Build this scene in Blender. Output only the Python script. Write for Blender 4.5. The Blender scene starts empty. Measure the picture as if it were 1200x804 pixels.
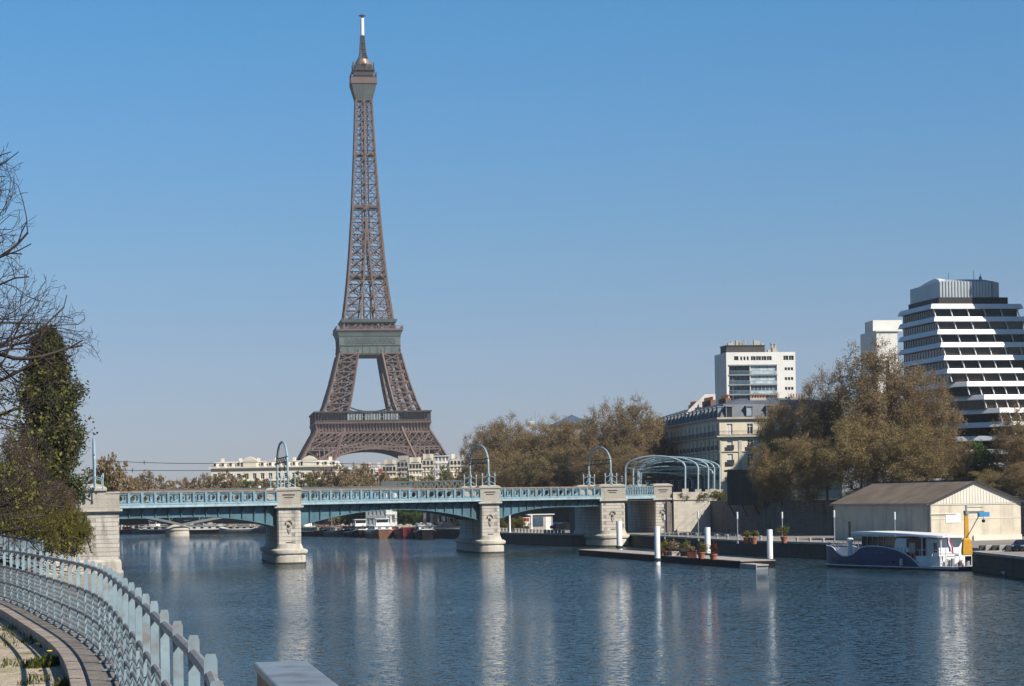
import bpy, bmesh, math, random
import numpy as np
from mathutils import Vector, Matrix

scene = bpy.context.scene
COL = scene.collection
R = math.radians

# ------------------------------------------------------------------ camera, sky, sun, exposure
ROLL = R(1.0)
F = 2506.0
cam = bpy.data.cameras.new('camera')
cam.sensor_width = 36.0
cam.lens = 36.0 * F / 1200.0
cam.shift_y = 181.0 / 1200.0
cam.shift_x = -3.2 / 1200.0
cam.clip_start = 0.1
cam.clip_end = 20000.0
camo = bpy.data.objects.new('camera', cam)
COL.objects.link(camo)
camo.location = (0, 0, 10)
camo.rotation_euler = (Matrix.Rotation(R(90), 3, 'X') @ Matrix.Rotation(-ROLL, 3, 'Z')).to_euler()
scene.camera = camo

SUN_AZ = math.atan2(-0.60, 0.80)       # direction towards the sun in the ground plane
SUN_EL = R(40)
world = bpy.data.worlds.new('World')
scene.world = world
world.use_nodes = True
wn = world.node_tree.nodes
wl = world.node_tree.links
sky = wn.new('ShaderNodeTexSky')
sky.sky_type = 'NISHITA'
sky.sun_disc = False
sky.sun_elevation = SUN_EL
sky.sun_rotation = R(90) - SUN_AZ
sky.air_density = 1.0
sky.dust_density = 0.3
sky.ozone_density = 3.0
sky.altitude = 50
bg = wn['Background']
bg.inputs['Strength'].default_value = 0.072
# the spring sky deepens quickly from a lavender horizon to clear blue: tint by elevation
SKYTINT = [(0.0, (.435, .465, .645)), (.033, (.435, .465, .645)), (.073, (.42, .495, .67)), (.112, (.415, .58, .73)), (.17, (.37, .665, .86)), (.219, (.32, .72, .925)), (.32, (.315, .72, .93)), (1.0, (.5, .76, .97))]
wtc = wn.new('ShaderNodeTexCoord'); wsp = wn.new('ShaderNodeSeparateXYZ'); wl.new(wtc.outputs['Generated'], wsp.inputs[0])
wrp = wn.new('ShaderNodeValToRGB'); wl.new(wsp.outputs[2], wrp.inputs[0])
for _i, (_p, _c) in enumerate(SKYTINT):
    _e = wrp.color_ramp.elements[_i] if _i < 2 and _i in (0,) else (wrp.color_ramp.elements[-1] if _i == len(SKYTINT) - 1 else wrp.color_ramp.elements.new(_p))
    _e.position = _p; _e.color = (*_c, 1)
wmx = wn.new('ShaderNodeMix'); wmx.data_type = 'RGBA'; wmx.blend_type = 'MULTIPLY'; wmx.inputs[0].default_value = 1.0
wl.new(sky.outputs[0], wmx.inputs[6]); wl.new(wrp.outputs[0], wmx.inputs[7])
wl.new(wmx.outputs[2], bg.inputs['Color'])
sl = bpy.data.lights.new('sun', 'SUN')
sl.energy = 5.0
sl.angle = R(0.5)
sl.color = (1.0, 0.93, 0.82)
slo = bpy.data.objects.new('sun', sl)
COL.objects.link(slo)
SUNV = Vector((math.cos(SUN_AZ) * math.cos(SUN_EL), math.sin(SUN_AZ) * math.cos(SUN_EL), math.sin(SUN_EL)))
slo.rotation_euler = SUNV.to_track_quat('Z', 'Y').to_euler()
scene.view_settings.view_transform = 'Standard'
scene.view_settings.look = 'None'
scene.view_settings.gamma = 1.0
scene.view_settings.exposure = 0.75
scene.view_settings.use_curve_mapping = False
try:
    scene.cycles.max_bounces = 6
    scene.cycles.volume_bounces = 0
    scene.cycles.transparent_max_bounces = 8
except Exception:
    pass

# ------------------------------------------------------------------ helpers
CR, SR = math.cos(ROLL), math.sin(ROLL)
def xy(px, py):
    a, b = px - 603.2, py - 583.0
    return (a * CR - b * SR) / F, (a * SR + b * CR) / F
def at(px, py, Y):
    x, y = xy(px, py)
    return Vector((x * Y, Y, 10 - y * Y))
def on(px, py, z):
    x, y = xy(px, py)
    Y = (10 - z) / y
    return Vector((x * Y, Y, z))

def nrm(v):
    v = Vector(v)
    return v.normalized() if v.length > 1e-9 else Vector((0, 0, 1))

class MB:
    def __init__(s):
        s.v = []; s.f = []
    def add(s, vs, fs):
        o = len(s.v)
        s.v.extend([tuple(p) for p in vs])
        s.f.extend([tuple(i + o for i in f) for f in fs])
        return s
    def box(s, x0, x1, y0, y1, z0, z1):
        return s.add([(x0,y0,z0),(x1,y0,z0),(x1,y1,z0),(x0,y1,z0),(x0,y0,z1),(x1,y0,z1),(x1,y1,z1),(x0,y1,z1)],
                     [(0,3,2,1),(4,5,6,7),(0,1,5,4),(1,2,6,5),(2,3,7,6),(3,0,4,7)])
    def bar(s, p, q, w, h=None, up=None):
        p, q = Vector(p), Vector(q)
        h = w if h is None else h
        d = nrm(q - p)
        u = Vector(up) if up is not None else Vector((0, 0, 1))
        if abs(d.dot(u)) > .98: u = Vector((0, 1, 0))
        a = nrm(d.cross(u)); b = a.cross(d)
        a = a * (w / 2); b = b * (h / 2)
        return s.add([p-a-b,p+a-b,p+a+b,p-a+b,q-a-b,q+a-b,q+a+b,q-a+b],
                     [(0,3,2,1),(4,5,6,7),(0,1,5,4),(1,2,6,5),(2,3,7,6),(3,0,4,7)])
    def path(s, pts, r, n=8, cap=True):
        pts = [Vector(p) for p in pts]
        rs = r if isinstance(r, (list, tuple)) else [r] * len(pts)
        o = len(s.v)
        prev = None
        for i, p in enumerate(pts):
            if i == 0: d = pts[1] - p
            elif i == len(pts) - 1: d = p - pts[i-1]
            else: d = nrm(pts[i+1] - p) + nrm(p - pts[i-1])
            d = nrm(d)
            if prev is None:
                u = Vector((0, 0, 1)) if abs(d.z) < .9 else Vector((1, 0, 0))
                a = nrm(d.cross(u))
            else:
                a = nrm(prev - d * prev.dot(d))
            prev = a
            b = d.cross(a)
            for k in range(n):
                t = 2 * math.pi * k / n
                s.v.append(tuple(p + (a * math.cos(t) + b * math.sin(t)) * rs[i]))
        for i in range(len(pts) - 1):
            for k in range(n):
                k2 = (k + 1) % n
                s.f.append((o+i*n+k, o+i*n+k2, o+(i+1)*n+k2, o+(i+1)*n+k))
        if cap:
            s.f.append(tuple(o + k for k in range(n))[::-1])
            m = o + (len(pts) - 1) * n
            s.f.append(tuple(m + k for k in range(n)))
        return s
    def tube(s, p, q, r, r2=None, n=8):
        return s.path([p, q], [r, r if r2 is None else r2], n)
    def loft(s, rings, cap=True, close=True):
        o = len(s.v); n = len(rings[0])
        for rg in rings: s.v.extend([tuple(p) for p in rg])
        for i in range(len(rings) - 1):
            for k in range(n if close else n - 1):
                k2 = (k + 1) % n
                s.f.append((o+i*n+k, o+i*n+k2, o+(i+1)*n+k2, o+(i+1)*n+k))
        if cap:
            s.f.append(tuple(o + k for k in range(n))[::-1])
            m = o + (len(rings) - 1) * n
            s.f.append(tuple(m + k for k in range(n)))
        return s
    def prism(s, poly, z0, z1):
        return s.loft([[(x, y, z0) for x, y in poly], [(x, y, z1) for x, y in poly]])
    def slab(s, poly, o, ax, bx, t):
        """polygon (a,b) in the plane o + a*ax + b*bx, thickened by vector t"""
        o, ax, bx, t = Vector(o), Vector(ax), Vector(bx), Vector(t)
        r0 = [o + ax * a + bx * b for a, b in poly]
        return s.loft([r0, [p + t for p in r0]])
    def lathe(s, prof, c=(0, 0, 0), n=12):
        c = Vector(c)
        return s.loft([[c + Vector((r * math.cos(2*math.pi*k/n), r * math.sin(2*math.pi*k/n), z)) for k in range(n)] for r, z in prof])
    def quad(s, a, b, c, d):
        return s.add([a, b, c, d], [(0, 1, 2, 3)])
    def mesh(s, name, m, smooth=False):
        me = bpy.data.meshes.new(name)
        me.from_pydata(s.v, [], s.f)
        me.validate()
        bm = bmesh.new(); bm.from_mesh(me)
        bmesh.ops.recalc_face_normals(bm, faces=bm.faces)
        bm.to_mesh(me); bm.free()
        me.materials.append(m)
        if smooth:
            me.polygons.foreach_set('use_smooth', [True] * len(me.polygons))
            try: me.set_sharp_from_angle(angle=R(38))
            except Exception: pass
        me.update()
        return me
    def build(s, name, m, parent=None, smooth=False, loc=None, rz=None, bevel=0):
        o = link(name, s.mesh(name, m, smooth), parent)
        if loc is not None: o.location = loc
        if rz is not None: o.rotation_euler = (0, 0, rz)
        if bevel:
            b = o.modifiers.new('bevel', 'BEVEL'); b.width = bevel; b.segments = 2; b.limit_method = 'ANGLE'
        return o

def link(name, data, parent=None):
    o = bpy.data.objects.new(name, data)
    COL.objects.link(o)
    if parent is not None: o.parent = parent
    return o
def tag(o, label=None, cat=None, group=None, kind=None):
    if label: o['label'] = label
    if cat: o['category'] = cat
    if group: o['group'] = group
    if kind: o['kind'] = kind
    return o
def thing(name, label, cat, loc=(0, 0, 0), rz=0, group=None):
    o = link(name, None)
    o.location = loc; o.rotation_euler = (0, 0, rz); o.empty_display_size = .5
    return tag(o, label, cat, group)
def kids(o): return list(o.children)
def copy_tree(o, parent=None):
    c = o.copy(); COL.objects.link(c)
    if parent is not None: c.parent = parent
    for ch in kids(o): copy_tree(ch, c)
    return c
def struct(o): return tag(o, kind='structure')

# ------------------------------------------------------------------ materials
ALB = .78          # the picture is exposed for the sky, so the surfaces keep moderate albedos
def new_mat(name):
    m = bpy.data.materials.new(name); m.use_nodes = True
    nt = m.node_tree
    return m, nt, nt.nodes, nt.links, nt.nodes['Principled BSDF']
def c4(c): return (c[0], c[1], c[2], 1)
def mix(nt, fac, a, b, mode='MIX'):
    n = nt.nodes.new('ShaderNodeMix'); n.data_type = 'RGBA'; n.blend_type = mode
    def put(i, v):
        if hasattr(v, 'links'): nt.links.new(v, n.inputs[i])
        else: n.inputs[i].default_value = v if isinstance(v, float) else c4(v)
    put(0, fac); put(6, a); put(7, b)
    return n.outputs[2]
def coord(nt, scale=(1, 1, 1), world_space=False):
    mp = nt.nodes.new('ShaderNodeMapping'); mp.inputs['Scale'].default_value = scale
    if world_space:
        g = nt.nodes.new('ShaderNodeNewGeometry'); nt.links.new(g.outputs['Position'], mp.inputs[0])
    else:
        t = nt.nodes.new('ShaderNodeTexCoord'); nt.links.new(t.outputs['Object'], mp.inputs[0])
    return mp.outputs[0]
def noise(nt, vec, scale, detail=4, lo=.35, hi=.65, rough=.55):
    n = nt.nodes.new('ShaderNodeTexNoise'); n.inputs['Scale'].default_value = scale
    n.inputs['Detail'].default_value = detail; n.inputs['Roughness'].default_value = rough
    nt.links.new(vec, n.inputs['Vector'])
    r = nt.nodes.new('ShaderNodeMapRange'); r.inputs[1].default_value = lo; r.inputs[2].default_value = hi
    nt.links.new(n.outputs['Fac'], r.inputs[0])
    return r.outputs[0]
def bump(nt, bsdf, h, strength=.3, dist=.05):
    b = nt.nodes.new('ShaderNodeBump'); b.inputs['Strength'].default_value = strength; b.inputs['Distance'].default_value = dist
    nt.links.new(h, b.inputs['Height']); nt.links.new(b.outputs[0], bsdf.inputs['Normal'])
    return b
def paint(name, col, rough=.6, var=.18, scale=.6, metal=0, dirt=None, dirt_amt=.5, streak=False, bump_s=0, spec=.4):
    """plain surface with blotchy wear; dirt = second colour in patches (or vertical streaks)"""
    col = tuple(x * ALB for x in col); dirt = tuple(x * ALB for x in dirt) if dirt else None
    m, nt, nd, lk, b = new_mat(name)
    v = coord(nt)
    n1 = noise(nt, v, scale, 6)
    c = mix(nt, n1, tuple(x * (1 - var) for x in col), tuple(min(1, x * (1 + var)) for x in col))
    if dirt:
        v2 = coord(nt, (1, 1, .12)) if streak else v
        n2 = noise(nt, v2, scale * 2.3, 5, .5, .78)
        mm = nt.nodes.new('ShaderNodeMath'); mm.operation = 'MULTIPLY'; mm.inputs[1].default_value = dirt_amt
        lk.new(n2, mm.inputs[0])
        c = mix(nt, mm.outputs[0], c, dirt)
    lk.new(c, b.inputs['Base Color'])
    b.inputs['Roughness'].default_value = rough; b.inputs['Metallic'].default_value = metal
    b.inputs['Specular IOR Level'].default_value = spec
    if bump_s: bump(nt, b, noise(nt, v, scale * 8, 5), bump_s, .02)
    return m
def stone(name, col, bw=1.2, bh=.55, mortar=.02, dark=.55, stain=(.12, .1, .08), stain_amt=.6, diag=.8):
    col = tuple(x * ALB for x in col); stain = tuple(x * ALB for x in stain)
    m, nt, nd, lk, b = new_mat(name)
    t = nd.new('ShaderNodeTexCoord'); sp = nd.new('ShaderNodeSeparateXYZ'); lk.new(t.outputs['Object'], sp.inputs[0])
    ml = nd.new('ShaderNodeMath'); ml.operation = 'MULTIPLY_ADD'; ml.inputs[1].default_value = diag
    lk.new(sp.outputs[1], ml.inputs[0]); lk.new(sp.outputs[0], ml.inputs[2])
    cb = nd.new('ShaderNodeCombineXYZ'); lk.new(ml.outputs[0], cb.inputs[0]); lk.new(sp.outputs[2], cb.inputs[1])
    br = nd.new('ShaderNodeTexBrick'); lk.new(cb.outputs[0], br.inputs['Vector'])
    br.inputs['Scale'].default_value = 1; br.inputs['Brick Width'].default_value = bw; br.inputs['Row Height'].default_value = bh
    br.inputs['Mortar Size'].default_value = mortar; br.inputs['Mortar Smooth'].default_value = .3
    br.inputs['Color1'].default_value = c4(col); br.inputs['Color2'].default_value = c4(tuple(x * .82 for x in col))
    br.inputs['Mortar'].default_value = c4(tuple(x * dark for x in col))
    v = coord(nt)
    c = mix(nt, noise(nt, v, .5, 6), br.outputs['Color'], tuple(x * .9 for x in col), 'MIX')
    c = mix(nt, .5, br.outputs['Color'], c)
    n2 = noise(nt, coord(nt, (1, 1, .25)), .8, 6, .5, .8)
    mm = nd.new('ShaderNodeMath'); mm.operation = 'MULTIPLY'; mm.inputs[1].default_value = stain_amt; lk.new(n2, mm.inputs[0])
    c = mix(nt, mm.outputs[0], c, stain)
    lk.new(c, b.inputs['Base Color']); b.inputs['Roughness'].default_value = .9; b.inputs['Specular IOR Level'].default_value = .2
    mx = nd.new('ShaderNodeMath'); mx.operation = 'SUBTRACT'; lk.new(noise(nt, v, 6, 4), mx.inputs[0]); lk.new(br.outputs['Fac'], mx.inputs[1])
    bump(nt, b, mx.outputs[0], .5, .05)
    return m
def leafy(name, c1, c2, c3, trans=.33):
    c1, c2, c3 = (tuple(x * ALB for x in c) for c in (c1, c2, c3))
    m, nt, nd, lk, b = new_mat(name)
    g = nd.new('ShaderNodeNewGeometry')
    rp = nd.new('ShaderNodeValToRGB'); lk.new(g.outputs['Random Per Island'], rp.inputs[0])
    e = rp.color_ramp.elements; e[0].color = c4(c1); e[1].color = c4(c3)
    k = e.new(.5); k.color = c4(c2)
    v = coord(nt)
    c = mix(nt, noise(nt, v, .22, 2), rp.outputs[0], mix(nt, .55, rp.outputs[0], c3), 'MIX')
    lk.new(c, b.inputs['Base Color']); b.inputs['Roughness'].default_value = .75; b.inputs['Specular IOR Level'].default_value = .15
    tr = nd.new('ShaderNodeBsdfTranslucent'); lk.new(c, tr.inputs[0])
    ms = nd.new('ShaderNodeMixShader'); ms.inputs[0].default_value = trans
    lk.new(b.outputs[0], ms.inputs[1]); lk.new(tr.outputs[0], ms.inputs[2])
    lk.new(ms.outputs[0], nd['Material Output'].inputs[0])
    return m
def glassy(name, col=(.02, .025, .03), rough=.08, var=.5, scale=.35):
    m, nt, nd, lk, b = new_mat(name)
    c = mix(nt, noise(nt, coord(nt), scale, 2), tuple(x * (1 - var) for x in col), tuple(x * (1 + var) for x in col))
    lk.new(c, b.inputs['Base Color']); b.inputs['Roughness'].default_value = rough; b.inputs['Specular IOR Level'].default_value = .5
    return m

M = dict(
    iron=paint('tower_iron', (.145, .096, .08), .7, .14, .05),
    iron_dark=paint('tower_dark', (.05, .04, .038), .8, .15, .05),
    net=paint('scaffold_net', (.115, .145, .135), .9, .15, .12, dirt=(.06, .08, .08), dirt_amt=.5),
    white=paint('white_paint', (.78, .78, .76), .45, .06, .8),
    offwhite=paint('off_white', (.62, .6, .55), .6, .1, .5, dirt=(.3, .28, .25), dirt_amt=.3, streak=True),
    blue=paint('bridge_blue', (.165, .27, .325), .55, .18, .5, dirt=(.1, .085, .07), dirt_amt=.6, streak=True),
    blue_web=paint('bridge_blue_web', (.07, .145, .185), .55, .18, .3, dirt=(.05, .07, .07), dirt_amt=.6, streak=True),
    blue_light=paint('pale_blue_paint', (.29, .4, .455), .5, .14, .7, dirt=(.15, .12, .1), dirt_amt=.5),
    rail_rust=paint('rusty_coping', (.2, .16, .135), .8, .25, 1.0),
    stone=stone('pier_stone', (.6, .55, .48), 1.3, .62, .06, .42, (.13, .11, .09), .85),
    stone_plain=paint('plain_stone', (.5, .455, .39), .9, .14, .5, dirt=(.17, .145, .12), dirt_amt=.6, streak=True, bump_s=.3),
    stone_dark=stone('quay_stone', (.1, .095, .08), 1.4, .6, .03, .5, (.04, .045, .04), .8),
    stone_grey=stone('retaining_stone', (.24, .215, .19), .9, .45, .03, .55, (.08, .075, .065), .7),
    concrete=paint('concrete', (.38, .36, .32), .9, .15, .4, dirt=(.2, .18, .16), dirt_amt=.5, bump_s=.2),
    asphalt=paint('asphalt', (.075, .072, .07), .95, .2, .15),
    quay_top=paint('quay_paving', (.24, .215, .19), .95, .2, .12, dirt=(.13, .12, .11), dirt_amt=.6),
    ground=paint('far_ground', (.09, .1, .06), .95, .3, .02),
    bark=paint('bark', (.055, .042, .032), .95, .3, 1.5),
    bark_pale=paint('plane_bark', (.15, .125, .095), .95, .35, .9),
    twig=paint('twig_bark', (.042, .03, .026), .95, .25, 2),
    slate=paint('slate_roof', (.085, .1, .125), .55, .2, .4),
    zinc=paint('zinc_roof', (.2, .235, .26), .5, .15, .3),
    cream=paint('cream_stone', (.66, .58, .45), .85, .1, .25, dirt=(.3, .26, .2), dirt_amt=.35, streak=True),
    cream_grey=paint('grey_stone', (.42, .38, .32), .85, .12, .25, dirt=(.2, .18, .15), dirt_amt=.4, streak=True),
    palace=paint('palace_stone', (.74, .66, .54), .85, .08, .1),
    brick=paint('brick_chimney', (.2, .105, .075), .9, .2, .6),
    terracotta=paint('terracotta', (.36, .12, .06), .85, .2, 2),
    glass=glassy('window_glass'),
    glass_blue=glassy('facade_glass', (.05, .08, .11), .1, .4, .2),
    glass_brown=glassy('bronze_glass', (.024, .014, .009), .12, .7, .12),
    dark=paint('black_iron', (.02, .02, .022), .6, .2, 1),
    dark_metal=paint('dark_cladding', (.045, .042, .038), .7, .2, .5, dirt=(.1, .09, .08), dirt_amt=.4, streak=True),
    steel=paint('grey_steel', (.3, .32, .34), .45, .12, .8, metal=.3),
    metal_white=paint('white_panel', (.72, .73, .74), .4, .05, .3),
    penthouse=paint('ribbed_metal', (.42, .45, .48), .4, .08, .3, metal=.2),
    navy=paint('navy_hull', (.012, .06, .15), .5, .15, .4, spec=.2),
    hull_black=paint('black_hull', (.009, .0095, .012), .7, .3, .5, spec=.12),
    hull_red=paint('red_hull', (.2, .02, .035), .45, .2, .5),
    hull_brown=paint('brown_hull', (.17, .08, .04), .5, .2, .5),
    hull_green=paint('green_hull', (.03, .06, .05), .5, .2, .5),
    red=paint('red_paint', (.45, .05, .03), .5, .15, 1),
    dark_red=paint('dark_red_paint', (.14, .015, .012), .5, .2, 1),
    orange=paint('orange_paint', (.7, .17, .05), .5, .1, 2),
    yellow=paint('crane_yellow', (.72, .36, .02), .45, .1, 1, dirt=(.3, .12, .03), dirt_amt=.4),
    hoist_blue=paint('hoist_blue', (.08, .34, .62), .45, .1, 1),
    flag_blue=paint('flag_blue', (.02, .04, .2), .8, .1, 2),
    deck=paint('pale_deck', (.4, .38, .42), .7, .12, .8),
    timber=paint('grey_timber', (.33, .29, .25), .85, .2, .8),
    shed=paint('shed_render', (.63, .56, .44), .85, .1, .4, dirt=(.28, .24, .18), dirt_amt=.55, streak=True, bump_s=.15),
    shed_pale=paint('shed_gable_panel', (.7, .65, .56), .8, .06, .35, dirt=(.4, .36, .3), dirt_amt=.25, streak=True),
    skin=paint('skin', (.4, .25, .18), .6, .1, 4),
    shirt=paint('pale_blue_shirt', (.3, .45, .6), .85, .1, 4),
    trousers=paint('dark_trousers', (.03, .035, .05), .85, .1, 4),
    hair=paint('dark_hair', (.03, .02, .015), .8, .2, 6),
    car_silver=paint('silver_car_paint', (.4, .41, .4), .3, .05, 1, metal=.5),
    car_blue=paint('dark_blue_car_paint', (.012, .025, .06), .3, .1, 1),
    tyre=paint('tyre_rubber', (.015, .015, .015), .85, .2, 3),
    rust=paint('rusty_box', (.1, .03, .02), .85, .3, 2),
)
M['leaf_plane'] = leafy('plane_buds', (.155, .104, .048), (.285, .2, .096), (.4, .295, .15))
M['leaf_plane_red'] = leafy('reddish_buds', (.15, .1, .05), (.27, .19, .092), (.38, .275, .14))
M['leaf_olive'] = leafy('olive_leaves', (.07, .07, .016), (.13, .125, .026), (.2, .19, .045))
M['leaf_dark'] = leafy('ivy_leaves', (.02, .03, .009), (.048, .062, .018), (.1, .105, .035), .2)
M['leaf_green'] = leafy('green_leaves', (.035, .07, .01), (.07, .13, .02), (.11, .19, .035))
M['leaf_yellow'] = leafy('yellow_green_leaves', (.075, .075, .012), (.14, .13, .02), (.22, .2, .035))
M['leaf_red'] = leafy('red_leaves', (.06, .012, .01), (.12, .025, .015), (.18, .05, .03))
M['grass'] = leafy('grass_blades', (.04, .06, .012), (.08, .1, .02), (.15, .15, .05))
M['fence_paint'] = paint('fence_paint', (.235, .32, .365), .55, .14, 3, dirt=(.17, .085, .045), dirt_amt=.9)
M['fence_rail'] = paint('fence_rail_paint', (.2, .2, .2), .6, .2, 5, dirt=(.16, .1, .07), dirt_amt=.8)
M['footing'] = paint('fence_footing_shaded', (.2, .175, .15), .95, .25, 1.2, dirt=(.08, .065, .05), dirt_amt=.8, bump_s=.4)  # base darkened to stand in for the railing's shadow stripes, dirt blotches on top
M['wire'] = paint('fence_wire', (.2, .25, .28), .5, .15, 4, metal=.4)
M['coping_paint'] = paint('coping_paint', (.19, .22, .245), .4, .14, 2.4, dirt=(.1, .055, .04), dirt_amt=1.0)
M['tan_stone'] = paint('tan_stone', (.3, .25, .18), .9, .2, 3, bump_s=.3)
M['dandelion'] = paint('dandelion_yellow', (.7, .5, .02), .8, .1, 5)
M['net_dark'] = paint('scaffold_net_dark', (.05, .068, .066), .9, .2, .2)
M['pavilion'] = paint('pavilion_glazing', (.28, .32, .32), .3, .2, .3)
M['lantern'] = paint('lantern_metal', (.24, .17, .14), .45, .3, .4, metal=.3)
M['rust_roof'] = paint('rusty_roof_edge', (.09, .05, .04), .85, .3, 1)
M['viaduct'] = paint('viaduct_grey', (.13, .145, .145), .7, .15, .1)
M['stone_white'] = stone('pale_wall_stone', (.6, .55, .47), 1.6, .7, .015, .75, (.25, .21, .16), .5)
M['leaf_olive_brown'] = leafy('olive_brown_buds', (.155, .112, .045), (.285, .212, .088), (.4, .305, .14))
# ------------------------------------------------------------------ water, ground, quay
def water_mat():
    """ripples as slopes, so that the far water keeps its roughness: three sizes of wave, calmer and rougher patches"""
    m, nt, nd, lk, b = new_mat('river_water')
    b.inputs['Base Color'].default_value = (.013, .032, .038, 1)
    b.inputs['Roughness'].default_value = .03
    b.inputs['IOR'].default_value = 1.333
    total = None
    for sc, st, k, det in ((.16, (.5, 1.2, 1), .05, 1), (2.4, (.8, 1.1, 1), .95, 4), (9.0, (1, 1, 1), 1.1, 2)):
        n = nd.new('ShaderNodeTexNoise'); n.inputs['Scale'].default_value = sc; n.inputs['Detail'].default_value = det
        lk.new(coord(nt, st, True), n.inputs['Vector'])
        s_ = nd.new('ShaderNodeVectorMath'); s_.operation = 'SUBTRACT'; s_.inputs[1].default_value = (.5, .5, .5); lk.new(n.outputs['Color'], s_.inputs[0])
        q = nd.new('ShaderNodeVectorMath'); q.operation = 'MULTIPLY'; q.inputs[1].default_value = (k, k, 0); lk.new(s_.outputs[0], q.inputs[0])
        if total is None: total = q.outputs[0]
        else:
            a = nd.new('ShaderNodeVectorMath'); a.operation = 'ADD'; lk.new(total, a.inputs[0]); lk.new(q.outputs[0], a.inputs[1]); total = a.outputs[0]
    patches = noise(nt, coord(nt, (.3, 1, 1), True), .022, 4, .38, .62)
    st = nd.new('ShaderNodeMapRange'); st.inputs[3].default_value = .7; st.inputs[4].default_value = 1.25; lk.new(patches, st.inputs[0])
    sc = nd.new('ShaderNodeVectorMath'); sc.operation = 'SCALE'; lk.new(total, sc.inputs[0]); lk.new(st.outputs[0], sc.inputs['Scale'])
    a = nd.new('ShaderNodeVectorMath'); a.operation = 'ADD'; a.inputs[1].default_value = (0, 0, 1); lk.new(sc.outputs[0], a.inputs[0])
    nn = nd.new('ShaderNodeVectorMath'); nn.operation = 'NORMALIZE'; lk.new(a.outputs[0], nn.inputs[0]); lk.new(nn.outputs[0], b.inputs['Normal'])
    return m
M['water'] = water_mat()
def sheet(name, pts, z, m):
    mb = MB(); mb.add([(x, y, z) for x, y in pts], [tuple(range(len(pts)))])
    return struct(mb.build(name, m))
sheet('river_water', [(-3800, -600), (3800, -600), (3800, 5000), (-3800, 5000)], 0, M['water'])

QZ = 2.3        # lower quay
TZ = 8.6        # street level
EDGE = [(57.5, 120), (57, 200), (56.5, 240), (56, 262.5), (63.5, 262.8), (60, 275), (52.5, 298), (46.5, 321), (36, 350), (25.5, 405), (22.5, 424), (11.4, 432), (-2.5, 466), (-13.6, 533), (-64, 663), (-145, 783)]
WALL = [(140, 120), (112, 250), (97, 310), (84, 350), (68, 372), (56, 392), (47, 412), (39.5, 438), (31, 436.3), (25, 466), (8, 540), (-45, 690), (-128, 808)]
def band(name, a, b, z0, z1, m):
    mb = MB()
    mb.prism(a + b[::-1], z0, z1)
    return struct(mb.build(name, m))
quay = band('quay', EDGE, WALL, -1.5, QZ - .012, M['stone_dark'])
sheet('quay_paving', EDGE + WALL[::-1], QZ, M['quay_top'])
# coping stones along the quay edge
mb = MB()
for p, q in zip(EDGE[:-1], EDGE[1:]):
    p, q = Vector((*p, QZ)), Vector((*q, QZ))
    n = max(1, int((q - p).length / 3.0))
    for i in range(n):
        a, b = p.lerp(q, i / n), p.lerp(q, (i + .985) / n)
        mb.bar(a, b, .55, .3)
struct(mb.build('quay_coping_kerb', M['concrete']))
gr = WALL + [(-300, 930), (-800, 1120), (-3800, 1600), (-3800, 5000), (3800, 5000), (3800, -600), (150, -600)]
sheet('ground_street', gr, TZ, M['ground'])
for nm, seg, mm in (('embankment_wall', WALL[:9], 'stone_grey'), ('far_embankment_wall', WALL[8:], 'stone_dark')):
    mb = MB()
    for p, q in zip(seg[:-1], seg[1:]):
        mb.quad((*p, QZ - .3), (*q, QZ - .3), (*q, TZ + .02), (*p, TZ + .02))
    struct(mb.build(nm, M[mm]))
# quay road, a shade darker, along the foot of the wall
mb = MB()
RD = [((p[0] - 2.5, p[1] - 1.5), (p[0] - 9, p[1] - 4)) for p in WALL[3:8]]
for (a, b), (c, d) in zip(RD[:-1], RD[1:]):
    mb.quad((*a, QZ + .006), (*b, QZ + .006), (*d, QZ + .006), (*c, QZ + .006))
struct(mb.build('quay_road', M['asphalt']))

# island on the left, with the path
FENCE = [(-.45, 4.2), (-.86, 6.2), (-1.23, 8.5), (-2.1, 12.65), (-3.34, 18.4), (-5.2, 26.5), (-7.45, 34.3), (-10.7, 44.6), (-14.6, 54.5), (-20, 66)]
def smooth_line(pts, step):
    P = [Vector((*p, 0)) for p in pts]
    out = []
    for i in range(len(P) - 1):
        p0, p1, p2, p3 = P[max(0, i-1)], P[i], P[i+1], P[min(len(P)-1, i+2)]
        for k in range(12):
            t = k / 12
            out.append(.5 * ((2*p1) + (-p0+p2)*t + (2*p0-5*p1+4*p2-p3)*t*t + (-p0+3*p1-3*p2+p3)*t**3))
    out.append(P[-1])
    res = [out[0]]; acc = 0
    for a, b in zip(out[:-1], out[1:]):
        L = (b - a).length; d = step - acc
        while d <= L:
            res.append(a.lerp(b, d / L)); d += step
        acc = L - (d - step)
    return res
def fence_top(d): return 9.47 - .0067 * d
def path_z(d): return fence_top(d) - 1.12
def offset(line, d):
    out = []
    for i, p in enumerate(line):
        t = nrm(line[min(len(line)-1, i+1)] - line[max(0, i-1)])
        out.append(p + Vector((-t.y, t.x, 0)) * d)       # positive: to the left of the walking direction
    return out
FL = smooth_line(FENCE, 1.0)
ISL = [(2, -40), (.1, 0)] + [(p.x + .45, p.y + .1) for p in FL] + [(-26, 84), (-30, 110), (-41, 160), (-62, 260), (-70, 305), (-66, 330), (-85, 420), (-150, 640)]
ISLB = [(-30, -40), (-30, 0), (-32, 60), (-42, 110), (-58, 160), (-82, 260), (-94, 305), (-90, 330), (-105, 430), (-160, 640)]
struct(MB().prism(ISL + ISLB[::-1], -1.5, 6.2).build('island_embankment', M['stone_dark']))
mb = MB()
mb.prism([(-26, 84), (-30, 110), (-41, 160), (-62, 258), (-69, 298), (-92, 300), (-80, 260), (-56, 160), (-40, 110), (-33, 84)], 6.2, 7.9)
struct(mb.build('island_ground', M['ground']))
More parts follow.
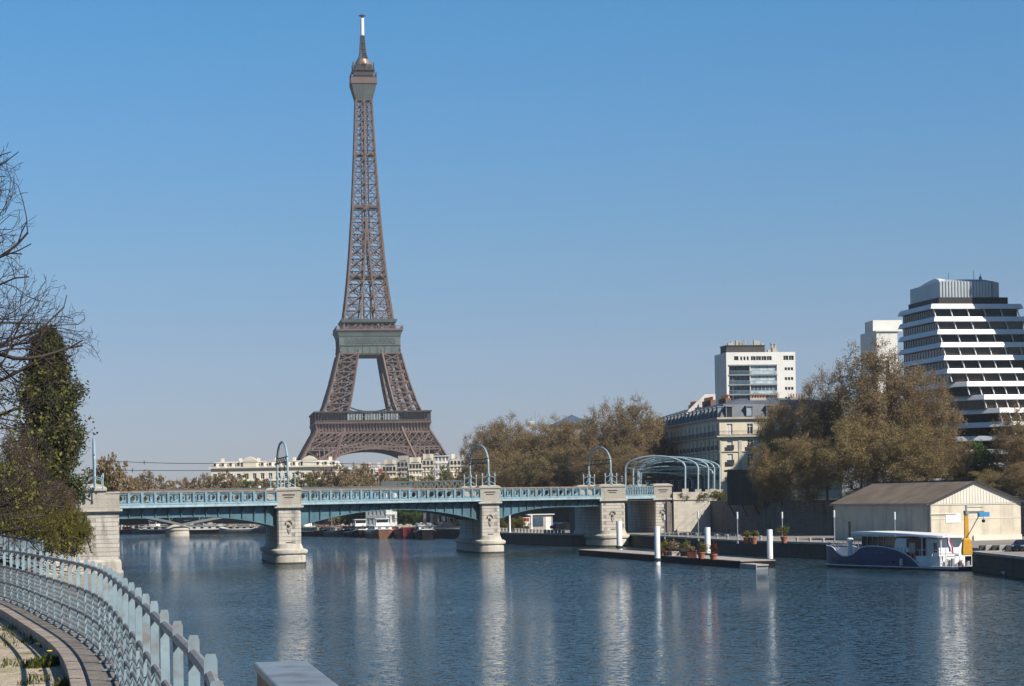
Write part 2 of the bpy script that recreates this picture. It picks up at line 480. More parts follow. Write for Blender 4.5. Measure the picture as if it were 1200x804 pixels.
def strip(name, l0, l1, z0, z1, m):
    mb = MB(); n = len(l0)
    mb.add([(p.x, p.y, path_z(p.y) + z0) for p in l0] + [(p.x, p.y, path_z(p.y) + z1) for p in l1],
           [(i, i+1, n+i+1, n+i) for i in range(n-1)])
    return struct(mb.build(name, m))
W0, W1, W2 = offset(FL, -.30), offset(FL, .30), offset(FL, .45)
strip('fence_footing_shaded', W0, W1, 0, 0, M['footing'])
# outer face of the island wall under the footing
mb = MB(); n = len(W0)
mb.add([(p.x, p.y, path_z(p.y)) for p in W0] + [(p.x, p.y, -1) for p in W0], [(i, i+1, n+i+1, n+i) for i in range(n-1)])
struct(mb.build('river_wall', M['stone_dark']))
# ------------------------------------------------------------------ foreground: kerb, path, grass, railing
rng = random.Random(5)
def gravel_mat():
    m, nt, nd, lk, b = new_mat('gravel_path')
    v = coord(nt)
    c = mix(nt, noise(nt, v, 1.2, 6), (.36, .30, .225), (.46, .39, .3))
    c = mix(nt, noise(nt, v, 22, 3, .45, .7), c, (.24, .2, .15))
    g = noise(nt, coord(nt, (1, .35, 1)), 1.9, 6, .55, .72)
    c = mix(nt, g, c, (.2, .18, .08))
    lk.new(c, b.inputs['Base Color']); b.inputs['Roughness'].default_value = 1; b.inputs['Specular IOR Level'].default_value = .1
    bump(nt, b, noise(nt, v, 30, 4), .6, .03)
    return m
n = len(W2)
mb = MB()
P4 = [p + Vector((-30, 0, 0)) for p in FL]
mb.add([(p.x, p.y, path_z(p.y) - .17) for p in offset(FL, .43)] + [(p.x, p.y, path_z(p.y) - .17) for p in P4], [(i, i+1, n+i+1, n+i) for i in range(n-1)])
struct(mb.build('gravel_path', gravel_mat()))
mb = MB()
KL = smooth_line(FENCE, .1)
K1, K2 = offset(KL, .302), offset(KL, .45)
i = 0
while i + 15 < len(KL):
    L = 14
    jit = [rng.uniform(-.008, .008) for _ in range(4)]
    if not (150 < i < 166):
        rings = []
        for k in range(0, L + 1, 7):
            a, b = K1[i + k], K2[i + k]; z = path_z(a.y)
            rings.append([(a.x, a.y, z - .3), (b.x + jit[0], b.y, z - .3), (b.x + jit[1], b.y, z - .02), (b.x - .02, b.y, z + .004), (a.x, a.y, z + .006)])
        mb.loft(rings)
    i += L + (0 if i % 3 else 0)
struct(mb.build('kerb', paint('kerb_stone', (.36, .3, .24), .95, .2, 1.5, dirt=(.15, .11, .08), dirt_amt=.6, bump_s=.4), bevel=.012))

# posts: flat fins standing across the line of the railing, rounded at the top, rails running through them
fence = thing('railing_fence', 'pale blue railing of flat posts and wire mesh curving along the gravel path', 'fence', (0, 0, 0))
PF = smooth_line(FENCE, 1.38)
def fin(mb, base, side, top, w=.052, t=.014):
    side = nrm(side); fwd = Vector((-side.y, side.x, 0))
    H = top
    prof = [(-w*.42, 0), (w*.42, 0), (w*.5, H-.5), (w*.5, H-.025), (w*.36, H), (-w*.36, H), (-w*.5, H-.025), (-w*.5, H-.5)]
    mb.slab(prof, base - fwd * (t/2), side, (0, 0, 1), fwd * t)
rails = [MB(), MB(), MB(), MB()]
HR = [1.03, .70, .37, .06]
for i, p in enumerate(PF):
    t = nrm(PF[min(len(PF)-1, i+1)] - PF[max(0, i-1)])
    side = Vector((-t.y, t.x, 0))
    mb = MB(); z = path_z(p.y)
    fin(mb, Vector((p.x, p.y, z - .05)), side, 1.17)
    # stiffening web and foot plate
    mb.bar((p.x, p.y, z + .01), (p.x, p.y, z + .03), .16, .12)
    mb.build('post', M['fence_paint'] if 'fence_paint' in M else M['blue_light'], fence)
fr = offset(smooth_line(FENCE, .46), 0)
for k, h in enumerate(HR):
    rails[k].path([(p.x, p.y, path_z(p.y) + h) for p in fr], [.027, .02, .018, .016][k], 8)
    rails[k].build('rail', M['fence_rail'], fence, True)
# chain-link wire between the second rail and the footing
mb = MB()
fl = smooth_line(FENCE, .075)
rows = 9
hh = .62 / rows
for i in range(len(fl) - 1):
    p, q = fl[i], fl[i + 1]
    if p.y > 48: break
    zp, zq = path_z(p.y) + .06, path_z(q.y) + .06
    for r in range(rows):
        if (i + r) % 2 == 0: mb.bar((p.x, p.y, zp + r*hh), (q.x, q.y, zq + (r+1)*hh), .0062)
        else: mb.bar((p.x, p.y, zp + (r+1)*hh), (q.x, q.y, zq + r*hh), .0062)
mb.build('wire_mesh', M['wire'], fence)

# second, more distant mesh fence farther along the island
f2 = thing('mesh_fence', 'distant blue grey mesh fence below the yellow green bushes', 'fence', (0, 0, 0))
A, B = Vector((-22.6, 92, 7.75)), Vector((-14.6, 66, 7.75))
n = 9
for i in range(n + 1):
    p = A.lerp(B, i / n)
    MB().tube(p, p + Vector((0, 0, 1.18)), .045, n=6).build('post', M['fence_paint'], f2)
mb = MB()
for h in (.1, .62, 1.12): mb.tube(A + Vector((0, 0, h)), B + Vector((0, 0, h)), .025, n=6)
mb.build('rail', M['fence_paint'], f2)
mb = MB()
for i in range(190):
    p = A.lerp(B, i / 190); mb.bar(p + Vector((0, 0, .1)), p + Vector((0, 0, 1.1)), .03)
mb.build('mesh_panel', M['fence_paint'], f2)

# painted steel coping block at the bottom of the picture
d = 8.2
a, b = at(297, 776, d), at(358, 771, d)
zt = a.z
dirv = Vector((.193, -1, 0)).normalized()
sid = Vector((1, .19, 0)).normalized() * .205
blk = thing('parapet_block', 'grey painted parapet end with chipped rusty edges in the foreground', 'parapet', (a.x, a.y, 0))
o = Vector((0, 0, zt))
def ringy(k): return None
mb = MB()
c0, c1, c2, c3 = o, o + sid, o + sid + dirv * 5, o + dirv * 5
dz = Vector((0, 0, -.03))
mb.loft([[c0 + dz, c1 + dz, c2 + dz, c3 + dz], [c0, c1, c2, c3]])
mb.build('coping', M['coping_paint'], blk, bevel=.008)
inn = .012
i0, i1 = o + sid.normalized() * inn + dirv * inn, o + sid - sid.normalized() * inn + dirv * inn
mb = MB()
dz = Vector((0, 0, -.031)); db = Vector((0, 0, -zt + 6.0))
mb.loft([[i0 + db, i1 + db, i1 + dirv * 4.9 + db, i0 + dirv * 4.9 + db], [i0 + dz, i1 + dz, i1 + dirv * 4.9 + dz, i0 + dirv * 4.9 + dz]])
mb.build('base', M['tan_stone'], blk)

# grass tufts, ground cover
def blades(name, spots, m, h0, h1, w, seed):
    r = random.Random(seed); mb = MB()
    for (x, y, rad, cnt) in spots:
        for _ in range(cnt):
            a, q = r.uniform(0, 6.283), rad * math.sqrt(r.random())
            px, py = x + q * math.cos(a) * .55, y + q * math.sin(a) * 1.6
            z = path_z(py) - .17
            h = r.uniform(h0, h1) * (1.2 - q / rad * .7); th = r.uniform(0, 6.283); le = r.uniform(.1, .7) * h
            dx, dy = math.cos(th), math.sin(th)
            mb.add([(px - dy*w, py + dx*w, z), (px + dy*w, py - dx*w, z), (px + dx*le*.4 + dy*w*.6, py + dy*le*.4 - dx*w*.6, z + h*.65), (px + dx*le, py + dy*le, z + h)], [(0, 1, 2), (0, 2, 3)])
    o = mb.build(name, m); tag(o, kind='stuff'); return o
sp = []
g0 = on(52, 768, 8.12)
sp.append((g0.x, g0.y, .42, 900))
g1 = on(62, 745, 8.12); sp.append((g1.x, g1.y, .3, 250))
for (px, py, rad, cnt) in [(40, 790, .3, 60), (18, 768, .4, 40), (76, 794, .22, 160), (8, 735, .5, 60), (30, 742, .5, 80), (5, 770, .3, 20), (45, 738, .4, 130), (20, 724, .5, 120)]:
    g = on(px, py, 8.12); sp.append((g.x, g.y, rad, cnt))
blades('grass_tufts', sp, M['grass'], .03, .15, .008, 3)
mb = MB()
for (px, py) in [(45, 761), (47, 794), (58, 770)]:
    g = on(px, py, 8.2); mb.lathe([(.005, 0), (.035, .012), (.03, .02), (.004, .022)], (g.x, g.y, g.z + .06), 8)
tag(mb.build('dandelion_flowers', M['dandelion']), kind='stuff')
# ------------------------------------------------------------------ railway bridge
AX = Vector((-.199, .980))                 # pier axis (river direction)
UD = Vector((.573, .819))                  # along the bridge
BO = Vector((-36.7, 341)) + AX * 1.9
BRZ = math.atan2(UD.y, UD.x)
bridge = thing('railway_bridge', 'pale blue steel railway bridge on stone piers crossing the river', 'bridge', (BO.x, BO.y, 0), BRZ)
AL = Vector((.689, .725, 0)); BL = Vector((.725, -.689, 0))        # pier axis / pier width direction in bridge coordinates
LEN = 20.5
def to_local(x, y):
    d = Vector((x - BO.x, y - BO.y)); return Vector((d.dot(UD), d.dot(Vector((-UD.y, UD.x))), 0))
def stad(c, hw, a0, a1, n=7, flat=.55):
    """rounded-end plan outline around pier axis, c = axis start, in bridge coordinates"""
    pts = []
    for k in range(n + 1):
        t = math.pi * k / n
        pts.append(c + AL * (a0 - math.sin(t) * hw * flat) + BL * (-math.cos(t) * hw))
    for k in range(n + 1):
        t = math.pi * k / n
        pts.append(c + AL * (a1 + math.sin(t) * hw * flat) + BL * (math.cos(t) * hw))
    return [(p.x, p.y) for p in pts]
def rect(c, b0, b1, a0, a1, ch=.0):
    q = [(b0 + ch, a0), (b1 - ch, a0), (b1, a0 + ch), (b1, a1 - ch), (b1 - ch, a1), (b0 + ch, a1), (b0, a1 - ch), (b0, a0 + ch)] if ch else [(b0, a0), (b1, a0), (b1, a1), (b0, a1)]
    return [((c + AL*a + BL*b).x, (c + AL*a + BL*b).y) for b, a in q]
def make_pier(u, hw, zb=0.0, base=True, name='pier'):
    c = Vector((u, 0, 0))
    a0, a1 = -1.9, LEN
    mb = MB()
    mb.prism(rect(c, -hw, hw, a0, a1, .25), zb + (2.0 if base else 0), 8.9)
    p = mb.build(name, M['stone'], bridge)
    if base:
        q = MB()
        h = hw + .8
        prof = [(h - .12, -1.5), (h - .12, 1.3), (h - .34, 1.42), (h - .3, 1.58), (h + .12, 1.68), (h + .24, 1.95), (h + .14, 2.25), (h - .25, 2.4), (hw + .3, 2.46), (hw + .12, 2.9), (hw + .02, 3.2)]
        q.loft([[(x, y, z + zb) for x, y in stad(c, r, a0, a1)] for r, z in prof])
        q.build('footing', M['stone_plain'], p, True)
        q = MB(); q.loft([[(x, y, z) for x, y in stad(c, h - .07, a0, a1)] for z in (-1.5, .28)]); q.build('waterline', M['algae'], p)
    q = MB()
    q.prism(rect(c, -hw - .18, hw + .18, a0 - .18, a1 + .18), 8.82, 9.0)
    q.prism(rect(c, -hw - .42, hw + .42, a0 - .42, a1 + .42), 9.0, 9.32)
    q.build('cornice', M['stone_plain'], p)
    for s0, s1 in ((a0 - .08, a0 + 3.6), (a1 - 3.6, a1 + .08)):
        q = MB()
        q.prism(rect(c, -hw - .1, hw + .1, s0, s1), 9.32, 11.75)
        q.prism(rect(c, -hw - .25, hw + .25, s0 - .15, s1 + .15), 11.75, 12.05)
        q.loft([[(x, y, z) for x, y in rect(c, -hw - .18 + k, hw + .18 - k, s0 - .08 + k, s1 + .08 - k)] for z, k in ((12.05, 0), (12.2, .3), (12.33, .8))])
        q.build('parapet_block', M['block_stone'], p)
    # carved cartouche hanging on the end face, with a bracket and a slot
    q = MB()
    f = lambda b, z, out: (c + AL * (a0 - out) + BL * b) + Vector((0, 0, z))
    for k in range(9):
        t0, t1 = math.pi * (k - .5) / 8, math.pi * (k + .5) / 8
        q.bar(f(math.cos(t0) * .5, 6.5 + math.sin(t0) * .5, .1), f(math.cos(t1) * .5, 6.5 + math.sin(t1) * .5, .1), .22, .2)
    q.loft([[f(math.cos(6.283*k/10) * r, 6.2 + zc + math.sin(6.283*k/10) * r, out) for k in range(10)] for r, zc, out in ((.3, 0, 0), (.27, 0, .2), (.14, 0, .3), (.03, 0, .32))])
    q.slab([(-.34, 5.7), (.34, 5.7), (.22, 5.2), (0, 4.8), (-.22, 5.2)], c + AL * a0, BL, (0, 0, 1), -AL * .12)
    q.build('cartouche', M['cartouche'], p)
    q = MB()
    for z0, z1, w in ((3.35, 3.5, .5), (10.95, 11.15, 1.0), (10.55, 10.7, .75)):
        q.slab([(-w, z0), (w, z0), (w, z1), (-w, z1)], c + AL * (a0 - (.083 if z0 > 9 else .003)), BL, (0, 0, 1), -AL * .03)
    q.build('slot', M['dark_metal'], p)
    return p
M['block_stone'] = stone('block_stone', (.46, .42, .36), 2.4, 1.2, .02, .7, (.2, .17, .14), .5)
M['cartouche'] = paint('cartouche_stone', (.34, .31, .265), .9, .3, 2, dirt=(.07, .065, .055), dirt_amt=.85)
M['algae'] = paint('waterline_algae', (.035, .04, .025), .7, .3, 1.5)
UP = [1.0, 56.2, 97.6]
make_pier(UP[0], 1.9); make_pier(UP[1], 1.75); make_pier(UP[2], 2.5)
UQ = 116.8
make_pier(UQ, 1.8, 2.3, False, 'quay_pylon')

# island abutment
A0 = to_local(-57.6, 311)
cA = A0 - BL * 4.0 + AL * 1.9
mb = MB(); mb.prism(rect(cA, -22, 4.0, -1.9, LEN), 2.0, 8.9)
ab = mb.build('abutment', M['stone'], bridge)
mb = MB(); mb.prism(rect(cA, -22.2, 4.25, -2.15, LEN + .3), .2, 1.3); mb.prism(rect(cA, -22.4, 4.5, -2.4, LEN + .5), -1.5, .2)
mb.loft([[(x, y, z) for x, y in rect(cA, -22.2 + k, 4.25 - k, -2.15 + k, LEN)] for z, k in ((1.3, 0), (1.7, .03), (2.0, .2))])
mb.build('plinth', M['stone_plain'], ab)
mb = MB(); mb.prism(rect(cA, -22, 4.2, -2.1, LEN + .2), 8.8, 9.0); mb.prism(rect(cA, -22, 4.5, -2.4, LEN + .4), 9.0, 9.35)
mb.build('cornice', M['stone_plain'], ab)
mb = MB()
mb.prism(rect(cA, -22, 4.1, -2.0, 2.2), 9.35, 11.6); mb.prism(rect(cA, -22, 4.2, -2.1, 2.3), 11.6, 11.85)
mb.build('parapet_block', M['block_stone'], ab)
mb = MB()
mb.prism(rect(cA, -2.1, 2.1, -2.2, 2.0), 9.36, 12.0)
mb.loft([[(x, y, z) for x, y in rect(cA, -2.35 + k, 2.35 - k, -2.45 + k, 2.3 - k)] for z, k in ((12.0, .0), (12.35, 0), (12.7, .4), (12.95, 1.0), (13.02, 1.7))])
mb.build('pedestal', M['block_stone'], ab)
mb = MB()
f = lambda b, z, out: (cA + AL * (-1.9 - out) + BL * b) + Vector((0, 0, z))
for k in range(10):
    t0, t1 = math.pi * (k - .5) / 9, math.pi * (k + .5) / 9
    mb.bar(f(-1.2 + math.cos(t0) * 1.1, 6.5 + math.sin(t0) * 1.0, .15), f(-1.2 + math.cos(t1) * 1.1, 6.5 + math.sin(t1) * 1.0, .15), .45, .3)
mb.loft([[f(-1.2 + math.cos(6.283*k/12) * r, 6.1 + math.sin(6.283*k/12) * r, out) for k in range(12)] for r, out in ((.6, 0), (.55, .3), (.3, .5), (.03, .52))])
for k in (-1, 1): mb.slab([(0, 0), (.6 * k, -.2), (1.0 * k, -2.4), (.75 * k, -2.5)], f(-1.2 + .5 * k, 5.6, 0), BL, (0, 0, 1), -AL * .15)
mb.build('cartouche', M['cartouche'], ab)

WID = 14.2
def parapet(mb_rail, mb_panel, u0, u1, v, npan, sgn=-1):
    """openwork parapet: rusty coping, pilasters, plates pierced by oval rings"""
    w = (u1 - u0) / npan
    mb_rail.box(u0, u1, v - .22, v + .22, 11.62, 11.8)
    mb_rail.box(u0, u1, v - .14, v + .14, 11.8, 11.9)
    mb_panel.box(u0, u1, v - .1, v + .1, 11.42, 11.62)
    mb_panel.box(u0, u1, v - .1, v + .1, 10.0, 10.16)
    for i in range(npan + 1):
        u = u0 + i * w
        mb_panel.box(max(u0, u - .24), min(u1, u + .24), v - .24, v + .12, 10.0, 11.62)
    yy = v + .11
    for i in range(npan):
        ua, ub = u0 + i * w + .24, u0 + (i + 1) * w - .24
        uc, zc = (ua + ub) / 2, 10.79
        ra, rb = (ub - ua) * .43, .56
        n = 20
        ring_o, rect_o = [], []
        for k in range(n):
            t = 2 * math.pi * (k + .5) / n
            ct, st = math.cos(t), math.sin(t)
            ring_o.append((uc + ra * ct, yy, zc + rb * st))
            s = min((ub - ua) / 2 / max(abs(ct), 1e-6), .63 / max(abs(st), 1e-6))
            rect_o.append((uc + s * ct, yy, zc + s * st))
        o = len(mb_panel.v)
        mb_panel.v.extend(ring_o + rect_o)
        for k in range(n):
            k2 = (k + 1) % n
            mb_panel.f.append((o + k, o + k2, o + n + k2, o + n + k))
        # raised ring and a small inner ring
        for sc, rr in ((1, .1),):
            pts = [(uc + ra * sc * math.cos(6.2832*k/16), yy + (-.05 if sgn < 0 else .0), zc + rb * sc * math.sin(6.2832*k/16)) for k in range(17)]
            mb_panel.path(pts, rr, 4, cap=False)
def girder_curve(u, u0, u1, kind):
    s = (u - u0) / (u1 - u0)
    if kind == 'mid': h = 1 - (2 * s - 1) ** 2
    elif kind == 'left': h = 1 - max(0, (s - .45) / .55) ** 2
    else: h = 1 - max(0, (.55 - s) / .55) ** 2
    crown = {'mid': 8.35, 'left': 7.95, 'right': 8.1}[kind]
    return 6.0 + (crown - 6.0) * h
def make_span(u0, u1, npan, kind):
    sp = MB()
    # deck: skewed slab and ballast walls
    def du(v): return v * AL.x / AL.y
    sp.loft([[(u0 + du(0), 0, z), (u1 + du(0), 0, z), (u1 + du(WID), WID, z), (u0 + du(WID), WID, z)] for z in (9.62, 10.02)])
    deck = sp.build('deck', M['deck_steel'], bridge)
    eb = MB()
    for v in (0, WID):
        s = -1 if v == 0 else 1
        a, b = u0 + du(v), u1 + du(v)
        eb.box(a, b, v + (-.5 if s < 0 else -.3), v + (.3 if s < 0 else .5), 9.42, 9.6)
        eb.box(a, b, v - .38, v + .38, 9.6, 9.88)
        eb.box(a, b, v - .45, v + .45, 9.88, 9.998)
    eb.build('edge_beam', M['blue_light'], deck)
    w = (u1 - u0) / npan
    for v in (0, WID):
        r_, p_ = MB(), MB()
        parapet(r_, p_, u0 + du(v), u1 + du(v), v, npan, -1 if v == 0 else 1)
        pp = p_.build('parapet', M['blue'], deck)
        r_.build('coping_rail', M['rail_rust'], deck)
    for gi, v in enumerate((1.0, 5.0, 9.2, 13.2)):
        a, b = u0 + du(v), u1 + du(v)
        g = MB(); N = 26
        us = [a + (b - a) * k / N for k in range(N + 1)]
        zs = [girder_curve(x, a, b, kind) for x in us]
        g.slab([(x, z) for x, z in zip(us, zs)] + [(b, 9.6), (a, 9.6)], (0, v, 0), (1, 0, 0), (0, 0, 1), (0, .08, 0))
        for k in range(N):
            g.loft([[(us[k], v - .28, zs[k]), (us[k], v + .36, zs[k]), (us[k], v + .36, zs[k] - .1), (us[k], v - .28, zs[k] - .1)],
                    [(us[k+1], v - .28, zs[k+1]), (us[k+1], v + .36, zs[k+1]), (us[k+1], v + .36, zs[k+1] - .1), (us[k+1], v - .28, zs[k+1] - .1)]], cap=False)
        if gi == 0:
            for i in range(npan + 1):
                x = min(max(a + i * w, a + .1), b - .1); z = girder_curve(x, a, b, kind)
                g.box(x - .05, x + .05, v - .3, v - .002, z, 9.42)
                # curved bracket carrying the parapet
                g.slab([(0, 9.42), (-1.35, 9.42), (-1.15, 9.2), (-.5, 8.95), (-.3, min(8.6, z + .6)), (0, min(8.4, z + .3))], (x - .04, v, 0), (0, 1, 0), (0, 0, 1), (.08, 0, 0))
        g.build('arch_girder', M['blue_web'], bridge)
    xb = MB()
    for i in range(1, npan):
        u = u0 + i * w
        xb.bar((u + du(1.2), 1.2, 9.0), (u + du(13), 13, 9.0), .12, .7)
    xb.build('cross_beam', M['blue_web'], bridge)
M['deck_steel'] = paint('deck_steel', (.1, .11, .11), .9, .2, .4)
hwA = A0.x + .55
make_span(hwA, UP[0] - 2.7, 13, 'left')
make_span(UP[0] + 2.7, UP[1] - 2.5, 19, 'mid')
make_span(UP[1] + 2.5, UP[2] - 3.55, 14, 'right')
# short flat span over the quay road, with a plain barred parapet
def du(v): return v * AL.x / AL.y
u0, u1 = UP[2] + 3.55, UQ - 2.55
mb = MB()
mb.loft([[(u0 + du(0), 0, z), (u1, 0, z), (u1 + du(WID), WID, z), (u0 + du(WID), WID, z)] for z in (8.9, 9.98)])
dk = mb.build('quay_deck', M['deck_steel'], bridge)
mb = MB(); mb.box(u0, u1, -.4, -.005, 9.3, 9.95); mb.build('edge_beam', M['blue_light'], dk)
mb = MB()
mb.box(u0, u1, -.12, .12, 11.6, 11.8); mb.box(u0, u1, -.1, .1, 9.99, 10.2)
k = 14
for i in range(k + 1):
    u = u0 + (u1 - u0) * i / k
    mb.box(u - .13, u + .13, -.14, .14, 10.2, 11.6)
    if i < k:
        v = u + (u1 - u0) / k
        mb.bar((u, 0, 10.25), (v, 0, 11.55), .12); mb.bar((u, 0, 11.55), (v, 0, 10.25), .12)
mb.build('parapet', M['blue'], dk)
# side walls of the quay passage behind the pylons
mb = MB()
c = Vector((UQ, 0, 0)); mb.prism(rect(c, -1.6, 6, 1.0, 40), QZ - .5, 9.0)
c = Vector((UP[2], 0, 0)); mb.prism(rect(c, -2.2, 2.2, LEN - 1, LEN + 6), QZ - .5, 8.8)
mb.build('passage_wall', M['stone_dark'], bridge)
# rails and sleepers seen between the parapets
mb = MB()
for v in (3.6, 5.0, 8.6, 10.0): mb.box(-32 + v, 116 + v, v - .04, v + .04, 10.1, 10.26)
mb.build('track_rail', M['rail_rust'], bridge)

# catenary arches standing on the piers
def portal(u, label, skewL=18.6):
    t = thing('catenary_arch', label, 'catenary arch', (0, 0, 0), 0, 'blue catenary arches on the bridge piers')
    w = bridge.matrix_basis.copy()
    base = Vector((BO.x, BO.y, 0)) + Vector((UD.x * u, UD.y * u, 0)) + Vector((AX.x, AX.y, 0)) * (-.9)
    t.location = (base.x, base.y, 12.2); t.rotation_euler = (0, 0, math.atan2(AX.y, AX.x))
    zs, H = 4.1, 7.6
    pts = [(0, 0, 0), (0, 0, zs)]
    n = 18
    for k in range(1, n):
        a = math.pi * k / n
        pts.append((skewL / 2 - math.cos(a) * skewL / 2, 0, zs + (H - zs) * math.sin(a)))
    pts += [(skewL, 0, zs), (skewL, 0, 0)]
    MB().path(pts, .18, 10).build('arch_tube', M['blue_light'], t, True)
    mb = MB()
    mb.bar((0, 0, zs + .9), (skewL, 0, zs + .9), .16); mb.bar((0, 0, zs + .1), (skewL, 0, zs + .1), .2)
    for k in range(12):
        x0, x1 = skewL * k / 12, skewL * (k + 1) / 12
        mb.bar((x0, 0, zs + (.1 if k % 2 else .9)), (x1, 0, zs + (.9 if k % 2 else .1)), .09)
    for k in range(1, 8):
        a = math.pi * k / 8
        mb.bar((skewL/2 - math.cos(a) * skewL/2, 0, zs + .9), (skewL/2 - math.cos(a) * skewL/2, 0, zs + (H - zs) * math.sin(a)), .06)
    mb.build('cross_truss', M['dark_metal'], t)
    mb = MB()
    for x in (5.2, 13.2):
        mb.bar((x, 0, zs + .1), (x, 0, zs - 1.4), .1); mb.bar((x, 0, zs - 1.4), (x + 1.6, .1, zs - .9), .07)
        for z in (.25, .5, .75): mb.lathe([(.05, z - .1), (.16, z - .05), (.16, z + .05), (.05, z + .1)], (x, 0, zs - 1.4), 8)
    mb.build('insulator', M['dark'], t)
    for x in (0, skewL):
        for (dx, dy) in ((-.9, 0), (.9, 0), (0, -1.15), (0, 1.15)):
            mb = MB()
            mb.lathe([(.14, -.02), (.14, .3), (.09, .35), (.09, 1.6), (.16, 1.7), (.16, 2.0), (.05, 2.35)], (x + dx, dy, 0), 8)
            mb.bar((x + dx, dy, 1.5), (x, 0, 1.9), .09); mb.bar((x + dx, dy, .3), (x, 0, 1.0), .09)
            mb.build('finial', M['blue_light'], t)
    return t
portal(A0.x - 3.3, 'blue catenary arch seen edge-on above the island abutment')
portal(UP[0], 'narrow blue catenary arch on the pier in front of the pale palace')
portal(UP[1], 'blue catenary arch on the middle pier at the left end of the brown trees')
portal(UP[2], 'blue catenary arch in front of the brown trees beside the tube canopy')

# two overhead wires between the first arches
def bl(u, v, z): return Vector((BO.x + UD.x*u - UD.y*v, BO.y + UD.y*u + UD.x*v, z))
for v, zz, dr, lab in ((4.5, 16.6, .45, 'upper overhead wire strung between the catenary arches'), (7.0, 15.2, .1, 'lower overhead wire strung between the catenary arches')):
    mb = MB()
    us = [A0.x - 3.3 + 4, UP[0] + 4.2, UP[1] + 4.2, UP[2] + 4]
    for a, b in zip(us[:-1], us[1:]):
        pts = [bl(a + (b-a)*k/8, v, zz - dr * 4 * (k/8) * (1 - k/8)) for k in range(9)]
        mb.path(pts, .045, 4)
        for k in (2, 6): mb.bar(pts[k] - Vector((0, 0, .3)), pts[k] + Vector((0, 0, .3)), .1)
    tag(mb.build('overhead_wire', M['dark']), lab, 'wire')
# ------------------------------------------------------------------ iron lattice tower
TX, TY = -94.5, 1400.0
tower = thing('lattice_tower', 'tall brown iron lattice tower tapering to an antenna behind the bridge', 'tower', (TX, TY, 6.65), R(8.0))
ZW = [0, 16, 31.5, 44.5, 57, 61.6, 80, 99, 115, 122, 143, 166, 190, 219, 245, 264, 278]
WW = [62.5, 52, 43.5, 36.6, 31.8, 29.6, 24.3, 19.9, 17.0, 15.7, 12.9, 10.7, 9.0, 7.35, 6.1, 5.3, 4.9]
ZL = [0, 31.5, 57, 80, 99, 115, 122, 150, 190, 300]
LW = [25, 19.5, 15.6, 13.4, 12, 10.9, 10.5, 9.6, 9.0, 4.9]
def W(z): return float(np.interp(z, ZW, WW))
def L(z): return float(np.interp(z, ZL, LW))
def legpt(sx, sy, cx, cy, z):
    w, l = W(z), L(z)
    return Vector((sx * (w - cx * l), sy * (w - cy * l), z))
def xpanel(mb, a0, b0, a1, b1, t, horiz=True, k=1):
    """X bracing between the edges a0-a1 and b0-b1, k crosses across"""
    for i in range(k):
        p0, q0 = a0.lerp(b0, i / k), a0.lerp(b0, (i + 1) / k)
        p1, q1 = a1.lerp(b1, i / k), a1.lerp(b1, (i + 1) / k)
        mb.bar(p0, q1, t); mb.bar(q0, p1, t)
        if i: mb.bar(p0, p1, t)
    if horiz: mb.bar(a1, b1, t * 1.25)
def lower_leg(sx, sy):
    chords, br = MB(), MB()
    zz = [0, 11, 22, 32.5, 44.5, 57, 64, 71.5, 79, 86.5, 93.5, 99.5]
    cor = [(0, 0), (1, 0), (1, 1), (0, 1)]
    for a, b in zip(zz[:-1], zz[1:]):
        th = 1.5 if b < 58 else 1.25
        for c in cor: chords.bar(legpt(sx, sy, *c, a), legpt(sx, sy, *c, b), th)
        for c, d in zip(cor, cor[1:] + cor[:1]):
            p0, q0, p1, q1 = legpt(sx, sy, *c, a), legpt(sx, sy, *d, a), legpt(sx, sy, *c, b), legpt(sx, sy, *d, b)
            xpanel(br, p0, q0, p1, q1, .66)
            # lighter secondary lattice along the diagonals
            m0, m1, mm = p0.lerp(q0, .5), p1.lerp(q1, .5), (p0 + q1 + q0 + p1) / 4
            for s, e in ((p0.lerp(p1, .5), mm), (q0.lerp(q1, .5), mm)): br.bar(s, e, .34)
            for u, w_ in ((p0, q1), (q0, p1)):
                off = nrm(Vector((sx, sy, 0))) * .7
                pass
        # stairs and lift track inside the leg
        br.bar(legpt(sx, sy, .4, .4, a), legpt(sx, sy, .4, .4, b), 1.4); br.bar(legpt(sx, sy, .65, .6, a), legpt(sx, sy, .65, .6, b), .9)
    chords.build('leg', M['iron'], tower)
    lg = kids(tower)[-1]
    br.build('bracing', M['iron'], lg)
for sx in (-1, 1):
    for sy in (-1, 1): lower_leg(sx, sy)
def side_pt(k, x, z, w):
    """x along face k, w = distance of the face from the axis"""
    return [Vector((x, -w, z)), Vector((w, x, z)), Vector((-x, w, z)), Vector((-w, -x, z))][k]
